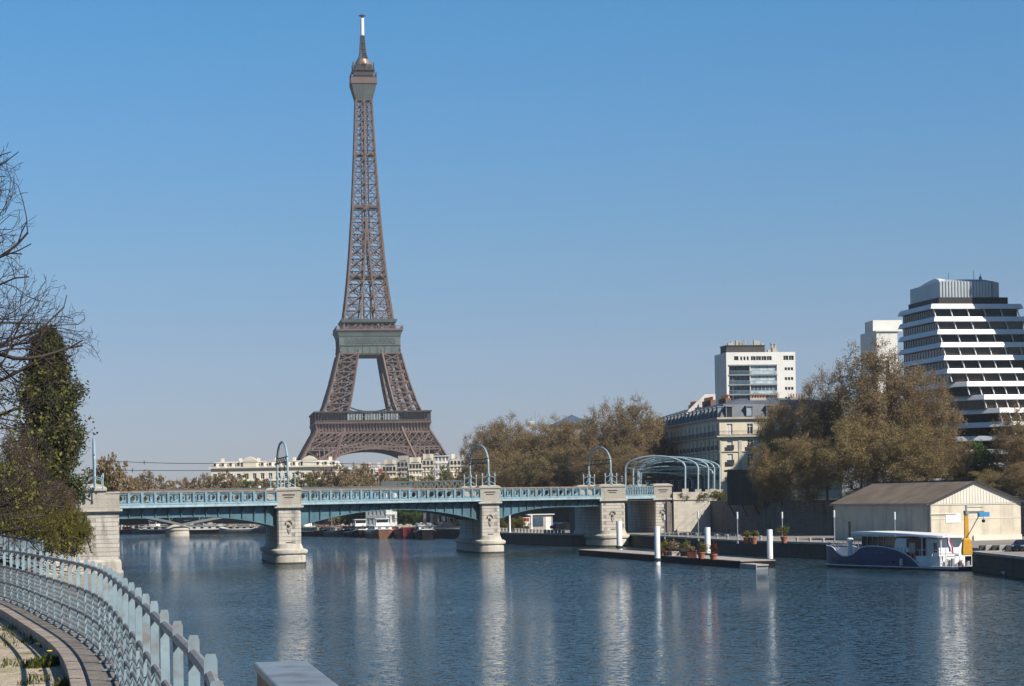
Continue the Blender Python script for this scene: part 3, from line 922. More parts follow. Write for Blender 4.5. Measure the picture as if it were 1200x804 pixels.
# arches between the legs and the lattice girder above them
for k in range(4):
    ar, lat = MB(), MB()
    Ao, Bo, Ai, Bi, zc = 46.0, 33.0, 42.0, 28.6, 4.7
    for depth, full in ((0, True), (-14, False)):
        N = 46
        ring = []
        for i in range(N + 1):
            t = math.pi * (.04 + .92 * i / N)
            po = side_pt(k, -math.cos(t) * Ao, zc + math.sin(t) * Bo, W(max(0, zc + math.sin(t) * Bo)) + depth)
            pi = side_pt(k, -math.cos(t) * Ai, zc + math.sin(t) * Bi, W(max(0, zc + math.sin(t) * Bi)) + depth)
            ring.append((po, pi))
        for (a, b), (c, d) in zip(ring[:-1], ring[1:]):
            ar.bar(a, c, 1.15); ar.bar(b, d, .95)
            if full: ar.bar(b, d + (c - d) * .95, .3); ar.bar(a, b, .5); ar.bar(a.lerp(b, .5), c.lerp(d, .5), .35)
            else: ar.bar(a, d, .5)
        if full: front = ring
        else:
            for (a, b), (c, d) in list(zip(front, ring))[::2]: ar.bar(b, d, .6); ar.bar(a, c, .4)
            for i in range(0, N - 2, 2): ar.bar(front[i][1], ring[i + 2][1], .4); ar.bar(front[i + 2][1], ring[i][1], .4)
    N = len(front)
    for i in range(N - 1):
        (a, b), (c, d) = front[i], front[i + 1]
        off = side_pt(k, 0, 0, -1.0)
        ar.quad(a.lerp(b, .12) + off, b.lerp(a, .12) + off, d.lerp(c, .12) + off, c.lerp(d, .12) + off)
    # spandrel arcade
    for i in range(-12, 13):
        x = i * 2.9
        zr = zc + Bo * math.sqrt(max(0, 1 - (x / Ao) ** 2))
        if zr < 33.0:
            zt = 34.2
            ar.bar(side_pt(k, x, zr, W(zr)), side_pt(k, x, zt, W(zt)), .6)
            x2 = x + 2.9
            pts = [side_pt(k, x + 1.45 - math.cos(math.pi*j/6) * 1.45, 32.4 + math.sin(math.pi*j/6) * 1.5, W(33)) for j in range(7)]
            if zr < 31.5: ar.path(pts, .28, 4)
    ar.build('arch', M['iron'], tower)
    rows = [(34.2, 37.4, 24, .3), (37.4, 41.0, 18, .62), (41.0, 44.6, 18, .62)]
    for z0, z1, nx, t in rows:
        w0, w1 = W(z0), W(z1)
        for i in range(nx):
            a0, b0 = side_pt(k, -w0 + 2*w0*i/nx, z0, w0 + .2), side_pt(k, -w0 + 2*w0*(i+1)/nx, z0, w0 + .2)
            a1, b1 = side_pt(k, -w1 + 2*w1*i/nx, z1, w1 + .2), side_pt(k, -w1 + 2*w1*(i+1)/nx, z1, w1 + .2)
            lat.bar(a0, b1, t); lat.bar(b0, a1, t)
        for z, th in ((z0, .95), (z1, .95)):
            lat.bar(side_pt(k, -W(z), z, W(z) + .2), side_pt(k, W(z), z, W(z) + .2), th)
        for x in (-1, 1):
            lat.bar(side_pt(k, x * (W(z0) - L(z0)), z0, w0 + .3), side_pt(k, x * (W(z1) - L(z1)), z1, w1 + .3), 1.3)
            lat.bar(side_pt(k, x * W(z0), z0, w0 + .3), side_pt(k, x * W(z1), z1, w1 + .3), 1.3)
    lat.build('girder_lattice', M['iron'], tower)
# first platform
def sq(h): return [(-h, -h), (h, -h), (h, h), (-h, h)]
pf = MB()
def frust(mb, z0, h0, z1, h1): mb.loft([[(x, y, z0) for x, y in sq(h0)], [(x, y, z1) for x, y in sq(h1)]])
def sqring(mb, z0, z1, ho, hi):
    for k in range(4):
        a = [side_pt(k, -ho, z0, ho), side_pt(k, ho, z0, ho), side_pt(k, hi, z0, hi), side_pt(k, -hi, z0, hi)]
        mb.loft([a, [p + Vector((0, 0, z1 - z0)) for p in a]])
frust(pf, 44.7, 35.4, 50.4, 35.6)
p1 = pf.build('first_platform', M['iron'], tower)
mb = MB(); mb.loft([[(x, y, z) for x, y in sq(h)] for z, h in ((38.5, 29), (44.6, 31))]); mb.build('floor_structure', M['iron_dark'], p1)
mb = MB()
frust(mb, 50.4, 37.2, 51.5, 37.4); frust(mb, 44.6, 36.3, 45.3, 36.3)
for k in range(4):
    for i in range(37):
        x = -36.4 + 72.8 * i / 36
        mb.slab([(0, 44.9), (-.45, 44.9), (-.5, 47.5), (-1.5, 50.4), (0, 50.4)], side_pt(k, x - .2, 0, 35.7), side_pt(k, 0, 0, -1) - side_pt(k, 0, 0, 0), (0, 0, 1), side_pt(k, .45, 0, 0) - side_pt(k, 0, 0, 0))
mb.build('console_row', M['iron'], p1)
mb = MB()
sqring(mb, 57.4, 58.3, 37.6, 33.5); sqring(mb, 51.5, 52.6, 36.9, 36.7)
for k in range(4):
    for i in range(41): 
        x = -36.6 + 73.2 * i / 40
        mb.bar(side_pt(k, x, 51.5, 36.8), side_pt(k, x, 57.5, 36.8), .36)
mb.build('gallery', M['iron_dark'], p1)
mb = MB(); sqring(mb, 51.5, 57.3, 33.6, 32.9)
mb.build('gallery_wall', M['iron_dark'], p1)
mb = MB()
for k in range(4):
    mb.bar(side_pt(k, -17, 52.0, 36.62), side_pt(k, 17, 52.0, 36.62), .3); mb.bar(side_pt(k, -17, 54.55, 36.62), side_pt(k, 17, 54.55, 36.62), .3)
    for i in range(3):
        c = (i - 1) * 12.0 * .95
        for j in range(4):
            for r_ in range(2):
                x = c - 5 + j * 2.5
                a = side_pt(k, x, 52.2 + r_ * 2.5, 36.5)
                mb.slab([(0, 0), (2.2, 0), (2.2, 2.2), (0, 2.2)], a, side_pt(k, 1, 0, 0) - side_pt(k, 0, 0, 0), (0, 0, 1), side_pt(k, 0, 0, .2) - side_pt(k, 0, 0, 0))
mb.build('pavilion_glazing', M['pavilion'], p1)
mb = MB()
for y in (-15.0, 15.0):
    pts = [(x, y, 62.5 - 4.2 * (1 - (x / 15.5) ** 2) + .4) for x in np.linspace(-15.5, 15.5, 13)]
    mb.loft([[(x, y - 3, z - .3), (x, y + 3, z - .3), (x, y + 3, z + .3), (x, y - 3, z + .3)] for x, y, z in pts])
mb.build('safety_net', M['net_dark'], p1)
# second platform wrapped in scaffold netting
mb = MB()
mb.loft([[(x, y, z) for x, y in sq(h)] for z, h in ((99.4, 19.6), (104, 19.7), (110.5, 19.9), (112.5, 20.5), (114.2, 21.3))])
p2 = mb.build('second_platform', M['net'], tower)
mb = MB()
frust(mb, 114.2, 21.6, 115.4, 21.6); frust(mb, 98.6, 19.2, 99.4, 19.2)
for k in range(4):
    for i in range(31):
        x = -21.3 + 42.6 * i / 30
        mb.bar(side_pt(k, x, 115.4, 21.4), side_pt(k, x, 117.2, 21.4), .16)
    for z in (116.3, 117.2): mb.bar(side_pt(k, -21.4, z, 21.4), side_pt(k, 21.4, z, 21.4), .22)
mb.build('rim', M['iron'], p2)
mb = MB()
for k in range(4):
    for i in range(10):
        x = -16.5 + 33 * (i + .5) / 10
        pts = [side_pt(k, x + 1.35 * math.cos(6.283*j/12), 107.5 + 1.9 * math.sin(6.283*j/12), 19.85) for j in range(13)]
        mb.path(pts, .16, 4, cap=False)
        mb.bar(side_pt(k, x - 1.2, 105.9, 19.85), side_pt(k, x + 1.2, 109.1, 19.85), .2); mb.bar(side_pt(k, x + 1.2, 105.9, 19.85), side_pt(k, x - 1.2, 109.1, 19.85), .2)
    for z in (104.6, 110.4): mb.bar(side_pt(k, -19.8, z, 19.95), side_pt(k, 19.8, z, 19.95), .3)
    for i in range(9):
        x = -19 + 38 * i / 8
        mb.bar(side_pt(k, x, 99.5, 19.75), side_pt(k, x, 104.6, 19.85), .18)
mb.build('net_frame', M['net_dark'], p2)
mb = MB()
frust(mb, 119.8, 17.6, 121.8, 18.2)
q = mb.build('upper_gallery', M['net'], p2)
for k in range(26):
    mb = MB()
    r_ = random.Random(k)
    x = r_.uniform(-17, 17); y = r_.choice([-18.6, -19.4])
    mb.box(x - .5, x + .5, y - .3, y + .3, 115.4, 117.0 + r_.random() * .6)
    mb.build('platform_kiosk', M['iron_dark'], p2)
# tapering upper shaft
ch, br = MB(), MB()
zz = [101]
while zz[-1] < 190: zz.append(zz[-1] + L(zz[-1]) * .86)
while zz[-1] < 262: zz.append(zz[-1] + W(zz[-1]) * 1.02)
zz[-1] = 266
for a, b in zip(zz[:-1], zz[1:]):
    l_a, l_b = L(a), L(b)
    big = b < 192
    th = 1.15 if big else .95
    tb = .62 if big else .5
    for k in range(4):
        wa, wb = W(a), W(b)
        xa, xb = max(wa - l_a, 0), max(wb - l_b, 0)
        ch.bar(side_pt(k, -wa, a, wa), side_pt(k, -wb, b, wb), th)
        for s in (-1, 1):
            if xa > .2 or s > 0: ch.bar(side_pt(k, s * xa, a, wa), side_pt(k, s * xb, b, wb), th * .9)
            p0, q0, p1_, q1 = side_pt(k, s*wa, a, wa), side_pt(k, s*xa, a, wa), side_pt(k, s*wb, b, wb), side_pt(k, s*xb, b, wb)
            xpanel(br, p0, q0, p1_, q1, tb, True)
            m = (p0 + q0 + p1_ + q1) / 4
            br.bar(p0.lerp(p1_, .5), m, tb * .55); br.bar(q0.lerp(q1, .5), m, tb * .55)
            pass
        if xa > .6:
            br.bar(side_pt(k, -xb, b, wb), side_pt(k, xb, b, wb), tb)
            if xa > 2.5: xpanel(br, side_pt(k, -xa, a, wa), side_pt(k, xa, a, wa), side_pt(k, -xb, b, wb), side_pt(k, xb, b, wb), tb * .6, False)
        # inner faces of the four shafts
        if xa > .8:
            for s in (-1, 1):
                xpanel(br, side_pt(k, s*wa, a, xa), side_pt(k, s*xa, a, xa), side_pt(k, s*wb, b, xb), side_pt(k, s*xb, b, xb), tb * .7, False)
    for (x, y) in ((-1, -1), (1, -1), (1, 1), (-1, 1)):
        br.bar((x * 2.2, y * 2.2, a), (x * 2.2, y * 2.2, b), .55)
    br.bar((-2.2, -2.2, a), (2.2, -2.2, b), .35); br.bar((2.2, 2.2, a), (-2.2, 2.2, b), .35)
for z in (150, 196, 230):
    sqring(br, z, z + .8, W(z) * .98, W(z) * .3)
sh = ch.build('upper_shaft', M['iron'], tower)
br.build('bracing', M['iron'], sh)
# summit
mb = MB()
mb.loft([[(x, y, z) for x, y in sq(h)] for z, h in ((266, 5.4), (270, 6.6), (276.3, 8.1))])
t3 = mb.build('summit_platform', M['net'], tower)
mb = MB()
frust(mb, 276.3, 8.5, 280.3, 8.5)
for k in range(4):
    for i in range(8):
        x = -6.3 + 12.6 * i / 7; 
        mb.bar(side_pt(k, x * .8, 266.4, 5.6), side_pt(k, x * 1.15, 276.3, 8.2), .22)
mb.build('rim', M['iron'], t3)
mb = MB()
frust(mb, 280.3, 6.4, 285.3, 6.2); frust(mb, 285.3, 7.2, 286.2, 7.2); frust(mb, 286.2, 5.2, 289.5, 5.0)
for k in range(4):
    for i in range(13):
        x = -8.2 + 16.4 * i / 12; mb.bar(side_pt(k, x, 280.3, 8.2), side_pt(k, x, 283.8, 8.0), .2)
    for z in (281.8, 283.8): mb.bar(side_pt(k, -8.2, z, 8.1), side_pt(k, 8.2, z, 8.1), .25)
    for i in range(9):
        x = -6.8 + 13.6 * i / 8; mb.bar(side_pt(k, x, 286.2, 6.9), side_pt(k, x, 289 + (i % 3), 6.7), .25)
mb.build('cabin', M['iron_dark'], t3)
mb = MB()
mb.lathe([(6.0, 289.5), (6.0, 290.1), (5.2, 290.3), (4.9, 291.8), (3.9, 293.2), (3.9, 293.6), (2.6, 294.3), (1.5, 295)], n=14)
for k in range(10):
    a = 6.283 * k / 10; mb.bar((math.cos(a) * 6.6, math.sin(a) * 6.6, 286), (math.cos(a) * 6.9, math.sin(a) * 6.9, 291.5 + (k % 3)), .3)
    mb.lathe([(.05, 0), (.8, .2), (.8, .5), (.05, .6)], (math.cos(a + .3) * 5.6, math.sin(a + .3) * 5.6, 288 + (k % 4) * .7), 8)
mb.build('lantern', M['lantern'], t3, True)
mb = MB()
zs = np.linspace(294, 309.5, 12)
for a, b in zip(zs[:-1], zs[1:]):
    for k in range(4):
        r0, r1 = np.interp(a, [294, 298, 309.5], [2.9, 1.9, 1.2]), np.interp(b, [294, 298, 309.5], [2.9, 1.9, 1.2])
        mb.bar(side_pt(k, -r0, a, r0), side_pt(k, -r1, b, r1), .45); mb.bar(side_pt(k, -r0, a, r0), side_pt(k, r1, b, r1), .4); mb.bar(side_pt(k, -r1, b, r1), side_pt(k, r1, b, r1), .4)
    mb.bar((0, 0, a), (0, 0, b), 1.1)
mb.lathe([(2.2, 300.4), (2.2, 300.9)], n=10); mb.lathe([(2.0, 304.4), (2.0, 304.8)], n=10)
an = mb.build('mast', M['iron_dark'], tower)
MB().lathe([(1.0, 309.5), (1.3, 309.8), (1.3, 314.9), (1.15, 315), (1.15, 315.4), (1.3, 315.5), (1.3, 321.3), (.5, 321.5)], n=12).build('antenna', M['white'], an, True)
mb = MB(); mb.lathe([(.5, 321.5), (.5, 322.6), (2.1, 322.8), (2.1, 323.3), (.4, 323.5), (.12, 324.6)], n=10)
for k in range(6): mb.bar((0, 0, 323), (2.6 * math.cos(k * 1.05), 2.6 * math.sin(k * 1.05), 323.1), .2)
mb.build('top_plate', M['iron_dark'], an)

# levels measured on the photograph: stretch the lower part a little, pull the top down
def relevel(o, seen):
    for c in o.children:
        if c.data is not None and c.data.name not in seen:
            seen.add(c.data.name)
            n = len(c.data.vertices); co = np.empty(n * 3); c.data.vertices.foreach_get('co', co)
            co[2::3] = np.interp(co[2::3], [-5, 0, 32, 44.6, 58.3, 99.4, 115.4, 190, 276.3, 330], [-4, 1, 34.8, 46.4, 60.2, 97.9, 113.9, 188.5, 274.7, 327.2])
            c.data.vertices.foreach_set('co', co); c.data.update()
        relevel(c, seen)
relevel(tower, set())
# ------------------------------------------------------------------ buildings
def wall_open(mb, o, ang, Wd, z0, z1, ops, depth=.3):
    """wall quads with openings (x0,x1,za,zb) and their reveals; outward normal is -y of the rotated frame"""
    c, s = math.cos(ang), math.sin(ang)
    P = lambda x, y, z: (o[0] + c*x - s*y, o[1] + s*x + c*y, z)
    xs = sorted(set([0, Wd] + [v for q in ops for v in q[:2]])); zs = sorted(set([z0, z1] + [v for q in ops for v in q[2:]]))
    for a, b in zip(xs[:-1], xs[1:]):
        for e, f in zip(zs[:-1], zs[1:]):
            m, k = (a + b) / 2, (e + f) / 2
            if any(q[0] < m < q[1] and q[2] < k < q[3] for q in ops): continue
            mb.quad(P(a, 0, e), P(b, 0, e), P(b, 0, f), P(a, 0, f))
    for a, b, e, f in ops:
        mb.quad(P(a, 0, e), P(a, depth, e), P(a, depth, f), P(a, 0, f)); mb.quad(P(b, 0, e), P(b, 0, f), P(b, depth, f), P(b, depth, e))
        mb.quad(P(a, 0, f), P(a, depth, f), P(b, depth, f), P(b, 0, f)); mb.quad(P(a, 0, e), P(b, 0, e), P(b, depth, e), P(a, depth, e))
    return P
_win = {}
def window(parent, P, ang, a, b, e, f, depth, style='french', fm=None, gm=None, shut=0):
    fm = fm or M['white']; gm = gm or M['glass']
    w, h = round(b - a, 2), round(f - e, 2)
    key = (w, h, style, fm.name, gm.name)
    if key not in _win:
        mb = MB(); t = .09 if style != 'band' else .05
        mb.box(0, w, -.03, .06, 0, t); mb.box(0, w, -.03, .06, h - t, h); mb.box(0, t, -.03, .06, t, h - t); mb.box(w - t, w, -.03, .06, t, h - t)
        if style == 'french':
            mb.box(w/2 - .05, w/2 + .05, -.028, .06, t, h - t); mb.box(t, w - t, -.026, .05, h * .72, h * .72 + .07)
        elif style == 'band':
            k = max(2, int(w / 1.1))
            for i in range(1, k): mb.box(w*i/k - .04, w*i/k + .04, -.028, .06, t, h - t)
        fr = mb.mesh('window', fm)
        g = MB(); g.box(.02, w - .02, .02, .05, .02, h - .02)
        _win[key] = (fr, g.mesh('pane', gm))
    fr, gl = _win[key]
    p = P(a, depth - .08, e)
    o = link('window', fr, parent); o.location = p; o.rotation_euler = (0, 0, ang)
    g = link('pane', gl, o)
    return o
def grid(Wd, n, ww, rows, margin=0):
    st = (Wd - 2 * margin) / n
    return [(margin + st * (i + .5) - ww / 2, margin + st * (i + .5) + ww / 2, a, b) for a, b in rows for i in range(n)]

# --- corner apartment house with slate mansard, right bank
def haussmann():
    c0 = at(843, 497, 462)
    d = Vector((-9.3, 71)).normalized()
    ang = math.atan2(d.y, d.x) - math.pi / 2
    t = thing('corner_apartment_house', 'cream stone corner apartment house with dark slate mansard behind the tube canopy', 'apartment house', (c0.x, c0.y, TZ), ang)
    H = 17.9; Ln, Wd = 70.0, 27.0
    rows = [(4.4, 6.7), (7.7, 10.0), (10.9, 13.1), (14.2, 16.5)]
    mb = MB()
    # long side (normal -x): frame rotated by -90 degrees, starting at the far end
    opsL = grid(Ln, 17, 1.25, rows)
    PL = wall_open(mb, (0, Ln), -math.pi/2, Ln, 0, H, opsL)
    opsF = grid(Wd, 6, 1.25, rows)
    PF = wall_open(mb, (0, 0), 0, Wd, 0, H, opsF)
    mb.quad((Wd, 0, 0), (Wd, Ln, 0), (Wd, Ln, H), (Wd, 0, H)); mb.quad((0, Ln, 0), (Wd, Ln, 0), (Wd, Ln, H), (0, Ln, H))
    mb.quad((0, 0, H), (Wd, 0, H), (Wd, Ln, H), (0, Ln, H))
    wall = mb.build('wall', M['cream'], t)
    for k, q in enumerate(opsL): window(t, PL, -math.pi/2, *q, .3, 'french', M['offwhite'])
    for k, q in enumerate(opsF): window(t, PF, 0, *q, .3, 'french', M['white'], M['glass'] if k % 3 else M['blind'])
    mb = MB()
    for z, e, h in ((3.9, .25, .3), (13.65, .75, .28), (17.5, .6, .45), (10.4, .2, .2)):
        mb.box(-e, Wd, -e, -.002, z, z + h); mb.box(-e, -.002, -.002, Ln, z, z + h)
    for k in range(7): mb.box(Wd*k/6 - .35 if k else 0, Wd*k/6 + .35, -.14, -.003, 4.2, 13.6)
    mb.build('cornice', M['cream_grey'], wall)
    mb = MB()
    for z in (13.93,):
        for x in range(0, 100):
            xx = -.7 + (Wd + .7) * x / 100; mb.box(xx, xx + .035, -.7, -.66, z, z + .95)
        for y in range(0, 160):
            yy = Ln * y / 160; mb.box(-.7, -.66, yy, yy + .035, z, z + .95)
        mb.box(-.72, Wd, -.72, -.64, z + .95, z + 1.02); mb.box(-.72, -.64, -.64, Ln, z + .95, z + 1.02)
    for q in opsF + []:
        if q[2] < 13: mb.box(q[0] - .2, q[1] + .2, -.4, -.36, q[2] + .1, q[2] + 1.0); mb.box(q[0] - .2, q[1] + .2, -.4, -.01, q[2] - .02, q[2] + .08)
    for q in opsL:
        if q[2] < 13: mb.box(-.4, -.36, Ln - q[1] - .2, Ln - q[0] + .2, q[2] + .1, q[2] + 1.0)
    mb.build('balcony', M['dark'], t)
    mb = MB()
    rr = lambda k: [(k, k), (Wd - k, k), (Wd - k, Ln - k), (k, Ln - k)]
    mb.loft([[(x, y, z) for x, y in rr(k)] for z, k in ((17.95, .25), (20.6, 1.25), (20.75, 1.3), (22.2, 6.0))])
    roof = mb.build('roof', M['slate'], t)
    for (n_, along) in ((17, True), (6, False)):
        st = (Ln if along else Wd) / n_
        for i in range(n_):
            c = st * (i + .5); mb, g = MB(), MB()
            if along:
                mb.box(-.02, 1.5, c - .75, c - .58, 18.1, 20.2); mb.box(-.02, 1.5, c + .58, c + .75, 18.1, 20.2); mb.box(-.15, 1.6, c - .85, c + .85, 20.2, 20.4)
                g.box(.12, .2, c - .58, c + .58, 18.2, 20.15)
            else:
                mb.box(c - .75, c - .58, -.02, 1.5, 18.1, 20.2); mb.box(c + .58, c + .75, -.02, 1.5, 18.1, 20.2); mb.box(c - .85, c + .85, -.15, 1.6, 20.2, 20.4)
                g.box(c - .58, c + .58, .12, .2, 18.2, 20.15)
            dm = mb.build('dormer', M['zinc'], roof); 
            g.build('dormer_glass', M['pale_glass'] if (i % 2 or along) else M['glass'], roof)
    for (x, y, w, l, h) in ((3.6, 9, 1.2, 7, 1.3), (3.6, 24, 1.1, 9, 1.6), (4, 44, 1.1, 6, 1.5), (8, 4.5, 3.6, 1.1, 1.1), (17, 4.5, 4, 1.1, 1.1)):
        mb = MB(); mb.box(x, x + w, y, y + l, 20.4, 21.2 + h)
        ch = mb.build('chimney_stack', M['brick'] if l > 6.5 else M['cream_grey'], roof)
        q = MB()
        if l > w:
            for k in range(int(l / .6)): q.lathe([(.16, 21.2 + h), (.13, 22.0 + h)], (x + w/2, y + .35 + k * .6, 0), 6)
        else:
            for k in range(int(w / .6)): q.lathe([(.16, 21.2 + h), (.13, 22.0 + h)], (x + .35 + k * .6, y + l/2, 0), 6)
        q.build('chimney_pots', M['terracotta'], ch)
    # pale party wall with its slope, rising above the roof
    mb = MB(); mb.slab([(0, 20), (7, 20), (7, 24.6), (4.5, 24.6), (.6, 21)], (0, 34, 0), (1, 0, 0), (0, 0, 1), (0, .6, 0))
    mb.build('party_wall', M['offwhite'], roof)
    mb = MB(); mb.bar((6, 12, 22), (6, 12, 27), .06)
    for k in range(4): mb.bar((5.4, 12, 25.4 + k * .4), (6.6, 12, 25.4 + k * .4), .05)
    mb.build('aerial', M['steel'], roof)
M['blind'] = paint('white_blind', (.6, .58, .54), .8, .08, 1)
M['pale_glass'] = glassy('sky_lit_glass', (.2, .24, .28), .1, .3)
haussmann()

# --- farther house peeping out left of it
def plain_block(name, label, cat, px0, px1, pyt, Y, depth, zb, mat_, rows_n, cols_n, roofm=None, ang=0, wstyle='french', group=None, ww=1.3, mans=2.6, gmat=None):
    a, b = at(px0, pyt, Y), at(px1, pyt, Y)
    Wd = (b - a).length / max(.2, math.cos(ang)); H = a.z - zb
    t = thing(name, label, cat, (a.x, a.y, zb), ang, group)
    Hw = H - (mans if roofm else 0)
    fh = Hw / rows_n
    rows = [(k * fh + fh * .28, k * fh + fh * .82) for k in range(rows_n)]
    ops = grid(Wd, cols_n, min(ww, Wd / cols_n * .6), rows)
    mb = MB()
    P = wall_open(mb, (0, 0), 0, Wd, 0, Hw, ops)
    PL = wall_open(mb, (0, depth), -math.pi/2, depth, 0, Hw, [])
    mb.quad((Wd, 0, 0), (Wd, depth, 0), (Wd, depth, Hw), (Wd, 0, Hw)); mb.quad((0, depth, 0), (Wd, depth, 0), (Wd, depth, Hw), (0, depth, Hw)); mb.quad((0, 0, Hw), (Wd, 0, Hw), (Wd, depth, Hw), (0, depth, Hw))
    w = mb.build('wall', mat_, t)
    for q in ops: window(t, P, 0, *q, .3, wstyle, gm=gmat)
    mb = MB(); mb.box(-.35, Wd + .35, -.45, -.003, Hw - .4, Hw)
    for k in range(1, rows_n): mb.box(-.1, Wd + .1, -.22, -.003, k * fh - .15, k * fh + .08)
    mb.build('cornice', mat_, w)
    if roofm:
        mb = MB(); rr = lambda k: [(k, k), (Wd - k, k), (Wd - k, depth - k), (k, depth - k)]
        mb.loft([[(x, y, z) for x, y in rr(k)] for z, k in ((Hw + .02, -.1), (Hw + mans * .8, .9), (Hw + mans, min(4, depth * .3)))])
        rf = mb.build('roof', roofm, t)
        for i in range(cols_n):
            c = Wd * (i + .5) / cols_n; mb = MB()
            mb.box(c - .8, c + .8, -.25, 1.2, Hw + .1, Hw + mans * .68); mb.build('dormer', mat_, rf)
            MB().box(c - .5, c + .5, -.3, -.255, Hw + .3, Hw + mans * .6).build('dormer_glass', M['glass'], rf)
        for k in range(3):
            c = Wd * (k + .6) / 3.3; MB().box(c - .5, c + 1.0, 2, 3, Hw + mans * .6, Hw + mans + 1.4).build('chimney_stack', M['cream_grey'] if k % 2 else mat_, rf)
    return t, Wd, H
plain_block('apartment_house', 'pale rendered house end with chimneys, peeping above the long shaded mansard', 'apartment house', 763, 790, 491, 560, 14, TZ, M['offwhite'], 6, 3, None, .1)

# --- white tower block with loggias
def white_tower():
    c0 = Vector((64.0, 640)); d = Vector((20.9, 8.0)).normalized()
    ang = math.atan2(d.y, d.x); ang = R(9)
    t = thing('tower_block', 'white tower block with glazed loggias and a blank grey side wall', 'tower block', (c0.x, c0.y, TZ), ang)
    H = 43.7; Wd, Dp = 21.4, 14.0
    ops = []
    g0 = H - 2.45
    ops += [(2.4, 3.8, g0, H - 1.15)] + [(4.3 + k * 1.0, 4.95 + k * 1.0, g0, H - 1.25) for k in range(3)] + [(7.6 + k * 1.65, 9.1 + k * 1.65, g0, H - 1.2) for k in range(4)]
    ops += [(17.7, 19.2, g0, H - 1.1), (19.4, 20.9, g0, H - 1.1)]
    for k in range(5):
        zt = H - 4.6 - k * 2.95; ops += [(18.0 + j * .95, 18.75 + j * .95, zt - .95, zt) for j in range(3)]
    lg = []
    for k in range(6):
        zt = H - 4.0 - k * 2.95
        lg.append((.8, 7.2, zt - 2.55, zt)); lg.append((7.4, 15.6, zt - 2.55, zt))
    mb = MB()
    P = wall_open(mb, (0, 0), 0, Wd, 0, H, ops + lg, 1.2)
    mb.quad((0, 0, 0), (0, Dp, 0), (0, Dp, H), (0, 0, H)); mb.quad((Wd, 0, 0), (Wd, Dp, 0), (Wd, Dp, H), (Wd, 0, H)); mb.quad((0, Dp, 0), (Wd, Dp, 0), (Wd, Dp, H), (0, Dp, H)); mb.quad((0, 0, H), (Wd, 0, H), (Wd, Dp, H), (0, Dp, H))
    w = mb.build('wall', M['tower_white'], t)
    for q in ops: window(t, P, 0, *q, .35, 'band' if q[1] - q[0] > 1.4 else 'plain', M['offwhite'])
    for k, q in enumerate(lg):
        window(t, P, 0, *q, 1.1 if k % 2 == 0 else .5, 'band', M['steel'] if k % 2 == 0 else M['white'], M['loggia_glass'] if k in (1, 3) else M['glass_blue'] if k % 3 else M['glass'])
        mb = MB(); x0, x1 = q[0], q[1]
        mb.box(x0, x1, -.12, .02, q[2] + .95, q[2] + 1.03)
        MB().box(x0, x1, -.09, -.05, q[2] + .02, q[2] + .95).build('balcony_panel', M['loggia_glass'] if k % 2 else M['glass_blue'], t)
        mb.build('balcony_rail', M['steel'], t)
    mb = MB()
    for k in range(7): zt = H - 3.98 - k * 2.95; mb.box(.7, 15.7, -.25, -.003, zt - .28 + .25, zt + .3)
    mb.build('floor_band', M['steel'], w)
    # roof clutter
    mb = MB(); mb.box(.6, 12.5, 2, 9, H + .02, H + 2.1); mb.box(.4, 12.7, 1.8, 9.2, H + 2.1, H + 2.3)
    rf = mb.build('roof_house', M['dark_metal'], t)
    r_ = random.Random(3); mb = MB()
    for k in range(14): x = r_.uniform(1, 18.5); z = H + (2.3 if x < 12 else .02); mb.box(x, x + r_.uniform(.3, 1), 2.2, 3.2, z, z + r_.uniform(.4, 1.6))
    for x in (15.0, 16.0): mb.lathe([(.35, H), (.35, H + 2.4), (.5, H + 2.5), (.5, H + 2.8)], (x, 3, 0), 8)
    mb.bar((8, 4, H + 2), (8, 4, H + 5.6), .08)
    mb.build('roof_vents', M['cream_grey'], rf)
M['tower_white'] = paint('tower_white', (.72, .70, .66), .8, .05, .15, dirt=(.4, .38, .35), dirt_amt=.25, streak=True)
M['loggia_glass'] = glassy('loggia_glass', (.3, .36, .38), .12, .3, .5)
white_tower()
# --- pale twin-volume block behind the big tree
t, Wd, H = plain_block('office_block', 'small pale office block half hidden between the big tree and the striped building', 'office block', 1027, 1052, 387, 600, 16, TZ, M['tower_white'], 1, 1, None, .12, 'plain')
mb = MB()
ops = grid(16, 7, 1.5, [(H - 1.6 - 3*k - 1.2, H - 1.6 - 3*k) for k in range(4)])
t2 = t
P = wall_open(mb, (-.02, 16), -math.pi/2, 16, 0, H, ops); mb.build('side_wall', M['tower_white'], t)
for q in ops: window(t, P, -math.pi/2, *q, .3, 'plain')
mb = MB(); mb.box(.5, 9, 5, 13, H, H + 3.2); mb.build('roof_house', M['tower_white'], t)

